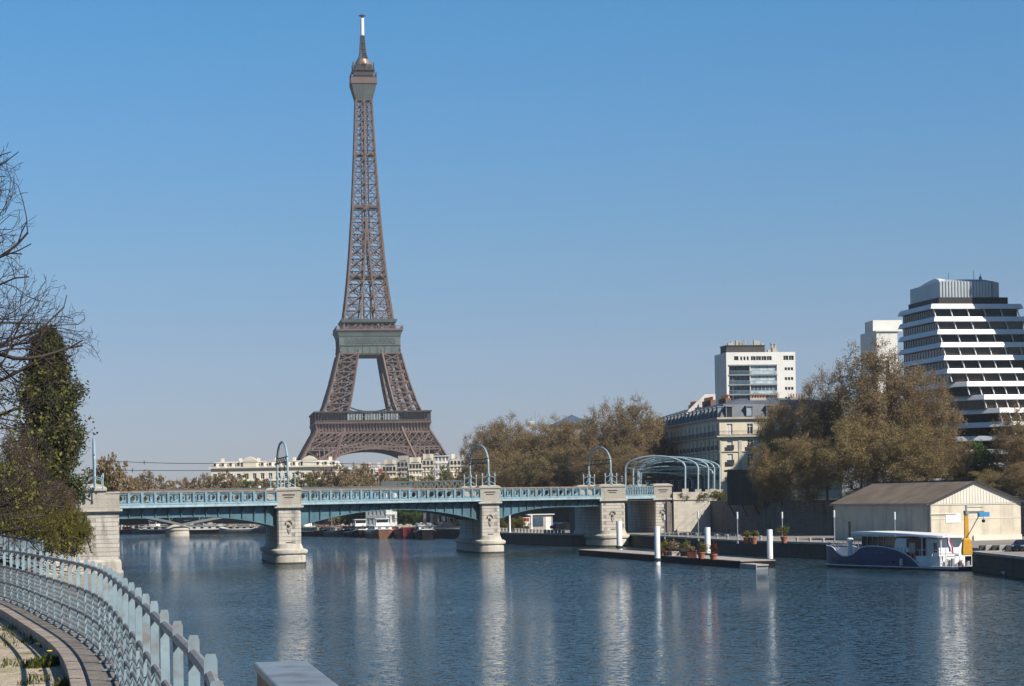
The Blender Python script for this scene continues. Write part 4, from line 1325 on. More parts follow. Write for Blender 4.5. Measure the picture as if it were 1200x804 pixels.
# --- stepped office building with white bands
def stepped():
    c0 = Vector((82.6, 420.0)); d = Vector((16.9, 3.3)).normalized(); ang = math.atan2(d.y, d.x)
    t = thing('stepped_office_building', 'stepped office building with white bands over dark glazing and a ribbed metal top', 'office building', (c0.x, c0.y, TZ), ang)
    ztop = 46.6 - TZ; step, fh = 1.5, 2.63
    Wd, Dp = 17.6, 17.0
    N = 13
    gl, core = MB(), MB()
    for k in range(N):
        zt = ztop - k * fh; f = -step * k          # front line of this floor (y)
        ex = 1.0 * k * .0
        x0, x1 = 0, Wd + 1.0 + .55 * k
        ch = [0, 0, 0, 0, 0, 0, 3.2, 6.0, 8.5, 10.5, 12, 13, 13][k]
        def plan(o, oL):
            if ch: return [(x0 - oL, f + min(ch * 1.5, 12) - o*.4), (x0 + ch - o*.4, f - o), (x1 + o, f - o), (x1 + o, Dp + oL), (x0 - oL, Dp + oL)]
            return [(x0 - oL, f - o), (x0 - oL + .01, f - o), (x1 + o, f - o), (x1 + o, Dp + oL), (x0 - oL, Dp + oL)]
        band = MB()
        band.loft([[(x, y, z) for x, y in plan(o, o)] for z, o in ((zt - 1.0, .36), (zt - .9, .4), (zt - .02, .05), (zt, 0))])
        band.build('band', M['metal_white'], t)
        gf = plan(-.55, -.5)
        g = MB(); g.prism(gf, zt - fh, zt - .99)
        gp = g.build('glazing', M['glass_brown'] if k % 2 else M['glass_band'], t)
        mu = MB()
        n = 5 + k // 3
        for i in range(n + 1):
            x = gf[1][0] + (gf[2][0] - gf[1][0]) * i / n
            mu.bar((x, gf[1][1] - .03, zt - .99), (x + .25, gf[1][1] - .55, zt - fh + .02), .16, .18)
        mu.build('mullion', M['metal_white'], gp)
        mu = MB()
        for i in range(15):
            y = gf[0][1] + (gf[4][1] - gf[0][1]) * i / 14
            mu.box(gf[0][0] - .06, gf[0][0] - .003, y - .06, y + .06, zt - fh, zt - .99)
        mu.build('side_mullion', M['dark'], gp)
    mb = MB(); mb.box(1.5, 16, .2, 16.2, ztop + .004, ztop + 1.3); mb.build('roof_plinth', M['dark'], t)
    mb = MB(); mb.box(0, 18.2, .1, 17, ztop + .004, ztop + .35)
    x0, x1, y0, y1 = 2.0, 15.4, .5, 16.4
    za, zb = ztop + 1.28, ztop + 4.4
    mb = MB()
    pl = [(x0, y0), (x1 - 2.5, y0), (x1, y0 + 3.0), (x1, y1), (x0, y1)]
    ctr = ((x0 + x1) / 2, (y0 + y1) / 2)
    inn = [(x + (ctr[0] - x) * .35, y + (ctr[1] - y) * .35) for x, y in pl]
    mb.loft([[(x, y, za) for x, y in pl], [(x, y, zb) for x, y in pl], [(x, y, zb + .7) for x, y in inn]])
    ph = mb.build('penthouse', M['penthouse'], t)
    rb = MB()
    for (a, b) in ((pl[0], pl[1]), (pl[1], pl[2])):
        L_ = math.dist(a, b); n = int(L_ / .62)
        for i in range(n + 1):
            x, y = a[0] + (b[0] - a[0]) * i / n, a[1] + (b[1] - a[1]) * i / n
            rb.box(x - .14, x + .14, y - .16, y + .02, za - .05, zb + .12)
            rb.bar((x, y, zb + .02), (x + (ctr[0]-x)*.3, y + (ctr[1]-y)*.3, zb + .62), .2)
    rb.build('ribs', M['penthouse'], ph)
    mb = MB()
    for x, h in ((5.2, 2.2), (10.5, 2.6), (12, 2.0)): mb.bar((x, 4, zb), (x, 4, zb + h), .07)
    mb.lathe([(.3, zb + .5), (.3, zb + 1.2), (.1, zb + 1.4)], (11.5, 3, 0), 8)
    mb.build('aerial', M['steel'], ph)
    mb = MB(); mb.loft([[(2.2, y, zb + .05), (2.2, y, zb + h), (3.4, y, zb + h), (3.4, y, zb + .05)] for y, h in ((12, .1), (9, .5), (6, .8), (3.5, .9), (1.6, .5))])
    mb.build('roof_vault', M['white'], ph)
M['glass_band'] = glassy('dark_band_glass', (.006, .008, .01), .15, .4, .3)
M['glass_band'].node_tree.nodes['Principled BSDF'].inputs['Specular IOR Level'].default_value = .25
stepped()
# neighbouring block just out of the picture that shades the right end of the stepped building
mb = MB()
nb = thing('office_block', 'tall grey tower block standing just beyond the right end of the striped building', 'tower block', (82.6 + 28.6*.98 + 22*.19, 420 + 28.6*.19 - 22*.98, TZ), R(11))
mb.box(0, 26, 0, 26, 0, 76); wl_ = mb.build('wall', M['cream_grey'], nb)
mb = MB()
for k in range(21):
    mb.box(-.15, 26.15, -.15, 26.15, 2 + k * 3.5, 3.4 + k * 3.5)
mb.build('glazing', M['glass_band'], nb)

# --- far buildings around the foot of the tower
def palace():
    a, b = at(247, 541, 820), at(396, 541, 820)
    Wd = b.x - a.x; H = a.z - TZ
    t = thing('palace', 'long cream palace building at the foot of the lattice tower', 'palace', (a.x, a.y, TZ), R(-2))
    rows = [(2, 4.4), (6.2, 8.6), (10.2, 12.4)]
    ops = grid(Wd, 16, 1.5, rows); mb = MB()
    Hw = H - 2.2
    P = wall_open(mb, (0, 0), 0, Wd, 0, Hw, ops, .5)
    mb.quad((0, 0, 0), (0, 14, 0), (0, 14, Hw), (0, 0, Hw)); mb.quad((Wd, 0, 0), (Wd, 14, 0), (Wd, 14, Hw), (Wd, 0, Hw)); mb.quad((0, 0, Hw), (Wd, 0, Hw), (Wd, 14, Hw), (0, 14, Hw)); mb.quad((0, 14, 0), (Wd, 14, 0), (Wd, 14, Hw), (0, 14, Hw))
    w = mb.build('wall', M['palace'], t)
    for q in ops: window(t, P, 0, *q, .5, 'french')
    mb = MB()
    for z, e in ((5.3, .3), (9.4, .7), (Hw - .5, .9)): mb.box(-e, Wd + e, -e, -.003, z, z + .45)
    for k in range(17): mb.box(Wd*k/16 - .3, Wd*k/16 + .3, -.3, -.004, 5.75, 9.4)
    mb.build('cornice', M['palace'], w)
    mb = MB()
    rr = lambda k: [(k, k), (Wd - k, k), (Wd - k, 14 - k), (k, 14 - k)]
    mb.loft([[(x, y, z) for x, y in rr(k)] for z, k in ((Hw + .01, .1), (Hw + 1.7, .9), (Hw + 2.1, 4))])
    rf = mb.build('roof', M['palace_roof'], t)
    for i in range(16):
        c = Wd * (i + .5) / 16
        mb = MB(); mb.box(c - .8, c + .8, -.1, 1.5, Hw + .1, Hw + 1.6); mb.build('dormer', M['palace'], rf)
        MB().box(c - .45, c + .45, -.14, -.104, Hw + .3, Hw + 1.4).build('dormer_glass', M['glass'], rf)
    for c in (Wd * .31, Wd * .78):
        mb = MB(); mb.box(c - 2.6, c + 2.6, -.6, 2, Hw + .02, Hw + 2.2); mb.slab([(-2.9, 0), (2.9, 0), (1.4, 1.2), (0, 1.7), (-1.4, 1.2)], (c, -.7, Hw + 2.2), (1, 0, 0), (0, 0, 1), (0, 2.5, 0)); mb.build('pediment', M['palace'], rf)
    for k in range(7): c = Wd * (k + .5) / 7; MB().box(c - .6, c + .6, 6, 7, Hw + 1.5, Hw + 3.4).build('chimney_stack', M['palace'], rf)
M['palace_roof'] = paint('palace_roof', (.62, .57, .48), .8, .1, .2)
palace()
far = [(398, 412, 552, 870, 'narrow cream house just right of the palace', M['palace'], M['zinc'], 5, 3),
       (413, 428, 548, 880, 'grey zinc roofed house under the middle of the tower arch', M['cream_grey'], M['zinc'], 5, 3),
       (429, 447, 546, 900, 'wide house with pale zinc roof under the tower arch', M['cream'], M['zinc'], 5, 4),
       (448, 464, 543, 860, 'slate roofed house with brick chimneys below the right tower leg', M['cream'], M['slate'], 5, 4),
       (465, 478, 538, 880, 'narrow house with tall dark roof at the right tower leg', M['cream_grey'], M['slate'], 6, 3),
       (479, 494, 540, 850, 'cream house with steep slate roof right of the tower leg', M['cream'], M['slate'], 5, 4),
       (495, 508, 536, 870, 'tall slate mansard house beside the right tower leg', M['cream'], M['slate'], 6, 3),
       (509, 526, 534, 900, 'pale modern flat topped house right of the tower', M['offwhite'], None, 6, 4),
       (527, 548, 536, 880, 'long cream house with zinc roof reaching the brown trees', M['palace'], M['zinc'], 6, 5)]
for (a, b, y, Y, lab, wm, rm, rn, cn) in far:
    plain_block('town_house', lab, 'house', a, b, y, Y, 12, TZ, wm, rn, cn, rm, R(random.Random(a).uniform(-6, 8)), group='distant houses beside the tower', mans=3.4)
plain_block('waterside_building', 'low white block seen under the bridge beside blue glazing', 'building', 452, 463, 574, 620, 8, QZ, M['white'], 3, 2, None)
plain_block('glazed_pavilion', 'blue glazed pavilion seen under the middle bridge span', 'pavilion', 428, 451.4, 576, 620, 8, QZ, M['steel'], 4, 5, None, 0, 'band', ww=4, gmat=M['glass_blue'])
plain_block('quay_shed', 'beige box shaped shed seen under the bridge right of the red barge', 'shed', 496, 507, 596, 565, 6, QZ, M['concrete'], 1, 1, None, 0, 'plain')
plain_block('quay_office', 'grey quay building seen beneath the right half of the middle span', 'building', 512, 532, 584, 590, 8, QZ, M['cream_grey'], 2, 3, None, 0, 'plain')
# pointed glass roof and flagpole rising behind the trees
p = at(670, 487, 640)
t = thing('pyramid_roof_building', 'building with pointed blue glass roof tip showing above the brown trees', 'building', (p.x, p.y, TZ))
MB().box(-6.5, 6.5, -6.5, 6.5, 0, p.z - TZ - 3.2).build('wall', M['cream_grey'], t)
MB().loft([[(x * s, y * s, p.z - TZ - 3.2 + z) for x, y in ((-7, -7), (7, -7), (7, 7), (-7, 7))] for s, z in ((1, 0), (.02, 3.4))]).build('roof', M['glass_blue'], t)
p = at(627, 482, 620)
t = thing('flagpole', 'thin flagpole sticking up behind the brown trees left of the glass roof tip', 'flagpole', (p.x, p.y, TZ))
MB().tube((0, 0, 0), (0, 0, p.z - TZ), .16, .06, 6).build('pole', M['steel'], t)
p = at(618, 495, 610)
MB().slab([(0, 0), (1.5, 0), (1.5, 2.2), (0, 2.2)], (-1.7, 0, p.z - TZ - 1.5), (1, 0, 0), (0, 0, 1), (0, .08, 0)).build('flag', M['white'], t)

# --- warehouse on the quay
def warehouse():
    c = at(1089, 600, 320); ux = Vector((.94, .34)); ang = math.atan2(ux.y, ux.x)
    t = thing('warehouse', 'cream rendered warehouse with grey corrugated gable roof on the quay', 'warehouse', (c.x, c.y, QZ), ang)
    Wd, Ln, he, hr = 15.9, 29.8, 5.85, 9.0
    mb = MB()
    mb.quad((0, 0, 0), (0, Ln, 0), (0, Ln, he), (0, 0, he)); mb.quad((Wd, 0, 0), (Wd, Ln, 0), (Wd, Ln, he), (Wd, 0, he))
    mb.quad((0, 0, 0), (Wd, 0, 0), (Wd, 0, he - .25), (0, 0, he - .25)); mb.quad((0, Ln, 0), (Wd, Ln, 0), (Wd, Ln, he), (0, Ln, he))
    mb.add([(0, Ln, he), (Wd, Ln, he), (Wd/2, Ln, hr)], [(0, 1, 2)])
    w = mb.build('wall', M['shed'], t)
    mb = MB(); mb.add([(0, -.06, he - .25), (Wd, -.06, he - .25), (Wd, -.06, he), (Wd/2, -.06, hr), (0, -.06, he)], [(0, 1, 2, 3, 4)])
    for i in range(33): x = Wd * i / 32; zt = he + (hr - he) * (1 - abs(x - Wd/2) / (Wd/2)) - .08; mb.box(x - .03, x + .03, -.11, -.058, he - .25, max(he - .2, zt))
    mb.build('gable_panel', M['shed_pale'], w)
    mb = MB(); mb.box(-.02, Wd, -.1, -.004, he - .42, he - .3); mb.box(.02, Wd, -.05, -.004, 3.3, 3.42); mb.box(.02, 4.6, -.16, -.004, 4.05, 4.2)
    mb.box(Wd * .47, Wd, -.25, -.004, 0, .75)
    mb.build('ledge', M['shed_pale'], w)
    mb = MB()
    ov = .45
    for s in (0, 1):
        xe, xm = (-ov, Wd/2) if s == 0 else (Wd + ov, Wd/2)
        ze = he - (hr - he) / (Wd/2) * ov + .03
        nn = 62
        for i in range(nn):
            y0, y1 = -.5 + (Ln + 1) * i / nn, -.5 + (Ln + 1) * (i + 1) / nn
            ym = (y0 + y1) / 2
            for (ya, da, yb, db) in ((y0, 0, ym, .09), (ym, .09, y1, 0)):
                mb.quad((xe, ya, ze + da), (xe, yb, ze + db), (xm, yb, hr + .05 + db), (xm, ya, hr + .05 + da))
    roof = mb.build('roof', M['corrugated'], t)
    mb = MB()
    for s in (-1, 1):
        mb.bar((Wd/2 + s * (Wd/2 + ov), -.52, he - .22), (Wd/2, -.52, hr - .03), .06, .2)
    mb.box(Wd/2 - .25, Wd/2 + .25, -.5, Ln + .5, hr + .13, hr + .22)
    mb.build('barge_board', M['dark'], roof)
    mb = MB(); mb.box(-ov - .14, -ov, -.5, Ln + .5, he - .36, he - .2); mb.bar((-.1, .25, he - .3), (-.1, .25, 0), .12)
    mb.bar((.15, -.12, he - .3), (.15, -.12, 0), .14)
    mb.build('gutter', M['steel'], roof)
    mb = MB(); mb.box(2.8, 5.35, -.06, -.004, 2.75, 4.15)
    sg = mb.build('notice_board', M['white'], t)
    mb = MB()
    for k, w_ in enumerate((1.7, 1.9, 1.2)): mb.box(3.05, 3.05 + w_, -.068, -.061, 3.8 - k * .3, 3.88 - k * .3)
    mb.build('faded_lines', M['faded'], sg)
    mb = MB(); mb.box(-.09, -.004, 24.2, 24.8, 0, 2.9); mb.build('side_door', M['green_door'], t)
M['faded'] = paint('faded_lettering', (.5, .5, .55), .8, .1, 2)
M['green_door'] = paint('olive_door', (.16, .15, .07), .8, .2, 2)
M['corrugated'] = paint('corrugated_roof', (.115, .09, .07), .9, .2, .3, dirt=(.06, .05, .045), dirt_amt=.6, bump_s=.2)
warehouse()

# --- dark clad shed jutting over the retaining wall under the trees
p = at(853, 597, 414)
t = thing('clad_shed', 'dark metal clad shed jutting over the retaining wall under the trees', 'shed', (p.x, p.y, 0), R(-38))
mb = MB(); mb.box(0, 12, 0, 6, TZ - .4, 14.2)
for i in range(25): mb.box(i * .5 - .03, i * .5 + .03, -.06, -.002, TZ - .3, 14.1)
w = mb.build('wall', M['dark_metal'], t)
MB().box(-.4, 12.4, -.5, 6.5, 14.2, 14.6).build('roof', M['rust_roof'], t)
mb = MB(); mb.box(-.05, 12, -.05, 6, TZ - .85, TZ - .42)
for k in range(5): mb.bar((.3 + k * 2.8, .2, TZ - .8), (.3 + k * 2.8, 2.2, TZ - 3), .18)
mb.build('floor_beam', M['dark'], t)

# ------------------------------------------------------------------ stair wall, tube canopy, posts by the bridge
wdir = nrm(Vector((.98, .199, 0)))
p = Vector((32.4, 436.2, QZ)); rz = math.atan2(wdir.y, wdir.x)
t = thing('stone_stairway', 'pale stone wall with a stairway slanting down beside the last bridge pylon', 'stairway', p, rz)
mb = MB(); mb.box(0, 7.3, 0, 1.2, 0, TZ - QZ + .3); mb.box(-.1, 7.4, -.2, 1.4, TZ - QZ + .3, TZ - QZ + .6)
mb.build('wall', M['stone_white'], t)
mb = MB(); mb.box(0, 8.2, .3, .8, TZ - QZ + .61, TZ - QZ + 1.9); mb.build('parapet', M['stone_plain'], t)
mb = MB()
for k in range(18): mb.box(.4 + k * .38, .4 + (k + 1) * .38, -1.7, -.004, 0, .3 * (k + 1))
mb.build('steps', M['stone_white'], t)
mb = MB(); mb.slab([(.1, 0), (1.0, 0), (1.0, .4), (7.1, 5.3), (7.1, 6.3), (.1, 1.1)], (0, -2.0, 0), (1, 0, 0), (0, 0, 1), (0, .3, 0))
mb.slab([(5.4, 0), (6.6, 0), (6.6, 4.7), (5.4, 3.6)], (0, -1.98, 0), (1, 0, 0), (0, 0, 1), (0, .24, 0))
mb.build('string_wall', M['stone_white'], t)

cn = thing('tube_canopy', 'canopy of parallel pale blue tube arches above the quay at the bridge end', 'canopy', at(790, 580, 446).to_2d().to_3d(), 0)
cb = Vector(cn.location)
arches = [(733, 574, 803, 573, 548, 547, 534.5, 443, 438, 1), (747.5, 575, 830, 574, 551, 548, 536, 452, 446, 1), (751, 576, 843.5, 574, 552, 548.5, 537.5, 462, 455, 1),
          (750, 577, 836, 573, 553, 556, 541, 470, 462, 1), (742, 575, 818, 573.5, 550, 548, 535.5, 448, 442, 1), (749, 576, 837, 574, 552, 548.5, 537, 457, 451, 1), (749, 577, 826, 573, 555, 560, 547, 474, 466, 1), (748, 577, 811, 573, 556, 563, 554.5, 478, 470, 1), (750, 577, 784, 573, 561, 569, 561, 486, 480, 1)]
spr = []
for (xl, yb, xr, yb2, sl_, sr_, ya, Yl, Yr, _) in arches:
    mb = MB()
    Lb, Ls, Rs, Rb = at(xl, yb + 3, Yl), at(xl, sl_, Yl), at(xr, sr_, Yr), at(xr, yb2, Yr)
    ap = (at((xl + xr) / 2, ya, (Yl + Yr) / 2)).z
    pts = [Lb, Ls]
    for k in range(1, 16):
        s = k / 16; a = math.pi * s
        q = Ls.lerp(Rs, .5 - .5 * math.cos(a) * (1 - .1 * math.sin(a)))
        base = Ls.z + (Rs.z - Ls.z) * s
        q.z = base + (ap - (Ls.z + Rs.z) / 2) * (math.sin(a) ** .85)
        pts.append(q)
    pts += [Rs, Rb]
    spr.append(pts)
    mb.path([q - cb for q in pts], .19, 8); mb.build('arch_tube', M['blue_light'], cn, True)
mb = MB()
for a, b in zip(spr[:-1], spr[1:]):
    for k in (1, 4, 7, 9, 12, 15, 17): mb.tube(a[k] - cb, b[k] - cb, .08, n=5)
mb.tube(spr[0][1] - cb, spr[1][1] - cb, .14, n=6)
for pts in spr[:4]: mb.tube(pts[1] - cb, pts[-2] - cb, .06, n=5)
mb.build('purlin', M['blue_web'], cn)
mb = MB()
for pts in spr[:6]:
    for q, h in ((pts[-1], 2.9), (pts[0], .6)):
        r = q - cb; mb.box(r.x - .65, r.x + .65, r.y - .5, r.y + .5, TZ - .2, r.z + .05)
mb.build('concrete_base', M['stone_plain'], cn)
# platform buildings and equipment below the canopy
b = at(752, 560, 474)
plain_block('station_shelter', 'low grey station shelter beneath the blue tube arches', 'shelter', 756, 836, 558, 474, 4, TZ, M['dark_metal'], 1, 9, None, R(8), 'band', ww=4, gmat=M['glass_blue'])
def signal(px, py0, py1, Y, lab):
    a, b = at(px, py0, Y), at(px, py1, Y)
    t = thing('rail_signal', lab, 'signal', (b.x, b.y, b.z))
    h = a.z - b.z
    MB().tube((0, 0, 0), (0, 0, h), .09, n=6).build('mast', M['dark'], t)
    mb = MB(); mb.slab([(-.42, 0), (.42, 0), (.42, 1.5), (.2, 1.8), (-.2, 1.8), (-.42, 1.5)], (0, -.25, h - 1.9), (1, 0, 0), (0, 0, 1), (0, .2, 0)); mb.build('signal_head', M['dark'], t)
    mb = MB()
    for z in (.35, .85, 1.3): mb.lathe([(.16, 0), (.16, .12)], (0, 0, 0), 8) if False else mb.box(-.16, .16, -.34, -.252, h - 1.9 + z, h - 1.9 + z + .28)
    mb.build('lamp_hood', M['steel'], t)
signal(729, 556, 574, 440, 'dark signal post on the bridge left of the tube canopy')
signal(820, 547, 572, 448, 'black signal mast standing inside the right half of the tube canopy')

# kilted green growth on top of the stair wall
# ------------------------------------------------------------------ quay furniture
def pile(px, pyt, pyb, lab):
    b = on(px, pyb, .6); a = at(px, pyt, b.y)
    t = thing('mooring_pile', lab, 'mooring pile', (b.x, b.y, 0), 0, 'white mooring piles along the pontoon')
    r = .00135 * b.y
    MB().lathe([(r, -3), (r, a.z - .12), (r * .93, a.z)], n=20).build('shaft', M['white'], t, True)
    MB().lathe([(r * 1.3, .55), (r * 1.3, .95), (r * 1.02, .96), (r * 1.02, .54)], n=20).build('collar', M['dark'], t)
pile(726, 610.5, 642, 'white mooring pile in front of the large stone bridge pier')
pile(770.5, 617, 657, 'white mooring pile at the left end of the potted plants')
pile(829.5, 618, 651, 'white mooring pile just behind the potted plants')
pile(902.5, 620.5, 658, 'tallest white mooring pile past the end of the pontoon')

# pontoon
A, B = on(676, 643.5, 1.0), on(866, 659, .75)
A.z = B.z = 0
d = nrm(B - A); sid = Vector((-d.y, d.x, 0))
Lp = (B - A).length
pt = thing('pontoon', 'long low dark floating pontoon with pale deck below the bridge', 'pontoon', A, math.atan2(d.y, d.x))
mb = MB(); mb.loft([[(0, .6, z), (1.2, 0, z), (Lp - .6, 0, z), (Lp, .3, z), (Lp, 5.2, z), (0, 5.2, z)] for z in (-.6, .84)]); mb.build('hull', M['hull_black'], pt)
mb = MB(); mb.loft([[(0.1, .55, z), (1.2, -.04, z), (Lp - .6, -.04, z), (Lp, .2, z), (Lp, 5.24, z), (.1, 5.24, z)] for z in (.844, .95)]); mb.build('deck', M['timber'], pt)
mb = MB(); mb.box(0, 6.2, .1, 1.9, .42, .6); mb.box(0, 6.2, .1, .2, -.5, .42)
gw = thing('pontoon_extension', 'short grey landing float between the dark pontoon and the last white pile', 'float', (B.x, B.y, 0), math.atan2(d.y, d.x))
mb.build('deck', M['concrete'], gw); MB().box(.1, 6.0, .25, 1.85, -.5, .41).build('hull', M['steel'], gw)
# gangway rail
mb = MB()

rngp = random.Random(21)
def leafball(mb, c, r, n, size, rng_, squash=1.0):
    for _ in range(n):
        u = Vector((rng_.gauss(0, 1), rng_.gauss(0, 1), rng_.gauss(0, 1))).normalized() * r * rng_.uniform(.35, 1.05)
        u.z *= squash
        p = Vector(c) + u
        a = Vector((rng_.gauss(0, 1), rng_.gauss(0, 1), rng_.gauss(0, 1))).normalized(); b = nrm(a.cross(u))
        s = size * rng_.uniform(.6, 1.3)
        mb.quad(p - a*s - b*s*.5, p + a*s - b*s*.5, p + a*s + b*s*.5, p - a*s + b*s*.5)
def pot(px, py, zdeck, h, lab, leaf, kind='pot', ph=.8, col='terracotta', sq=1.1):
    p = on(px, py, zdeck); t = thing('potted_plant', lab, 'potted plant', p, rngp.uniform(0, 6), 'plants in pots by the water')
    if kind == 'pot':
        MB().lathe([(.38, 0), (.55, ph - .14), (.62, ph - .13), (.62, ph), (.5, ph), (.48, ph - .1)], n=14).build('pot', M[col], t, True)
    else:
        mb = MB(); mb.box(-.62, .62, -.55, .55, 0, ph); mb.box(-.68, .68, -.61, .61, ph - .16, ph + .02); mb.build('pot', M[col], t)
    mb = MB()
    for _ in range(7):
        a = rngp.uniform(0, 6.28); mb.bar((0, 0, ph - .05), (math.cos(a) * .4, math.sin(a) * .4, ph + h * .7), .04)
    mb.build('stem', M['twig'], t)
    mb = MB()
    for _ in range(5): leafball(mb, (rngp.gauss(0, .24), rngp.gauss(0, .24), ph + h * rngp.uniform(.35, .75)), h * .42, 75, .085, rngp, sq)
    mb.build('foliage', M[leaf], t)
Zd = .95
pot(774.5, 650.5, Zd, 1.3, 'yellow leaved potted shrub beside the second white pile', 'leaf_yellow', 'box', .55, 'rust')
pot(781, 651, Zd, 1.5, 'bushy yellow green potted shrub second from the second white pile', 'leaf_yellow', 'pot', .7)
pot(789, 651, Zd, 1.7, 'brownish grass like potted plant between the yellow shrubs', 'leaf_plane', 'box', .6, 'timber')
pot(804, 652, Zd, 1.6, 'olive potted shrub left of the rusty planter box', 'leaf_olive', 'box', .7, 'rust')
pot(811, 654, Zd, .5, 'rusty square planter box with hardly any growth', 'leaf_plane', 'box', 1.15, 'rust')
pot(822, 655, Zd, 1.5, 'yellow shrub in a round terracotta pot near the third white pile', 'leaf_yellow', 'pot', .95)
pot(836, 656, Zd, 1.5, 'dark red leaved shrub in a terracotta pot on the pontoon', 'leaf_red', 'pot', .8)
pot(875.5, 637.5, QZ, 1.0, 'olive shrub in a terracotta pot on the quay edge, left of a pair', 'leaf_olive', 'pot', 1.0)
pot(883.5, 637.5, QZ, 1.0, 'olive shrub in a terracotta pot on the quay edge, right of a pair', 'leaf_olive', 'pot', 1.0)
pot(919, 636.5, QZ, 1.7, 'tall green yellow shrub in terracotta pot beside the last white pile', 'leaf_yellow', 'pot', 1.0)
# bench of timber on the pontoon
p = on(795, 651, Zd); t = thing('deck_bench', 'pale slatted bench between the potted shrubs on the pontoon', 'bench', p, math.atan2(d.y, d.x))
mb = MB()
for k in range(4): mb.box(-1, 1, k * .16, k * .16 + .13, .42, .47)
mb.build('seat', M['concrete'], t)
mb = MB()
for k in range(3): mb.box(-1, 1, .68, .73, .55 + k * .17, .68 + k * .17)
mb.build('backrest', M['concrete'], t)
for x in (-.85, .85): MB().box(x - .05, x + .05, .02, .74, 0, .415).build('leg', M['steel'], t)

def lamp(px, pyt, pyb, lab, z=QZ):
    b = on(px, pyb, z); a = at(px, pyt, b.y); H = a.z - z
    t = thing('lamp_post', lab, 'lamp post', b, 0, 'slim quay lamp posts')
    MB().lathe([(.16, 0), (.16, .25), (.1, .3), (.085, H * .77)], n=8).build('post', M['steel'], t, True)
    MB().lathe([(.09, H * .77), (.15, H * .78), (.15, H - .05), (.1, H)], n=10).build('lamp_head', M['lamp_white'], t, True)
M['lamp_white'] = paint('lamp_diffuser', (.62, .66, .66), .4, .05, 1)
lamp(864.5, 600, 637, 'slim grey quay lamp post in front of the grey retaining wall')
lamp(917, 600, 634, 'slim grey quay lamp post under the big brown tree')
lamp(978, 598, 636, 'slim lamp post at the left corner of the warehouse')
lamp(1049, 600, 641, 'slim lamp post before the long shaded warehouse wall')
lamp(818.5, 599, 634, 'slim dark lamp post in front of the stairway')
lamp(779, 603, 632, 'slim lamp post beside the last bridge pylon')
# little white stones along the quay edge and the road
def bollards(name, p, q, n, r, h, label, group, m):
    for i in range(n):
        c = p.lerp(q, i / max(1, n - 1))
        if i == 0:
            me = MB().lathe([(r, 0), (r, h * .7), (r * 1.2, h * .8), (r * 1.15, h * .95), (r * .5, h)], n=8).mesh(name, m, True)
        o = link(name, me); o.location = c; tag(o, label, 'bollard', group)
ep = lambda i, t, off: (Vector((*EDGE[i], QZ)).lerp(Vector((*EDGE[i+1], QZ)), t) + Vector((off, off * .3, 0)))
bollards('bollard', ep(7, .1, 1.2), ep(8, .95, 1.2), 16, .22, .75, 'short pale bollard on the quay edge between pontoon and warehouse', 'pale bollards along the near quay edge', M['concrete'])
bollards('bollard', ep(11, .2, 1.2), ep(12, .6, 1.4), 26, .3, .8, 'short pale bollard on the quay edge beyond the bridge', 'pale bollards on the quay beyond the bridge', M['concrete'])
p, q = on(845, 624, QZ), on(975, 622, QZ)
bollards('bollard', p, q, 18, .28, .7, 'small pale stone bollard lining the road below the trees', 'pale bollards along the road under the trees', M['concrete'])
# low rail on the near quay edge
mb = MB(); a, b = ep(8, .0, .9), ep(8, .97, .9)
for h in (.5, 1.0): mb.bar(a + Vector((0, 0, h)), b + Vector((0, 0, h)), .07)
for k in range(19): c = a.lerp(b, k / 18); mb.bar(c, c + Vector((0, 0, 1.0)), .08)
tag(mb.build('guard_rail', M['steel']), 'low grey guard rail on the quay behind the potted plants', 'railing')
# concrete blocks near the crane
for k, px in enumerate((1153, 1160, 1168, 1176, 1184)):
    p = on(px, 645, QZ); t_ = ['', '']
    o = MB().loft([[(x * s, y * s, z) for x, y in ((-.6, -.35), (.6, -.35), (.6, .35), (-.6, .35))] for z, s in ((0, 1), (.55, .95), (.65, .8))]).build('concrete_block', M['concrete'] if k % 2 else M['dark_metal'], None)
    o.location = p; tag(o, ['dark block nearest the yellow crane', 'pale block second from the yellow crane', 'dark block in the middle of the quay row', 'pale block second from the blue car', 'dark block nearest the blue car'][k], 'block', 'blocks lined up on the quay by the crane')
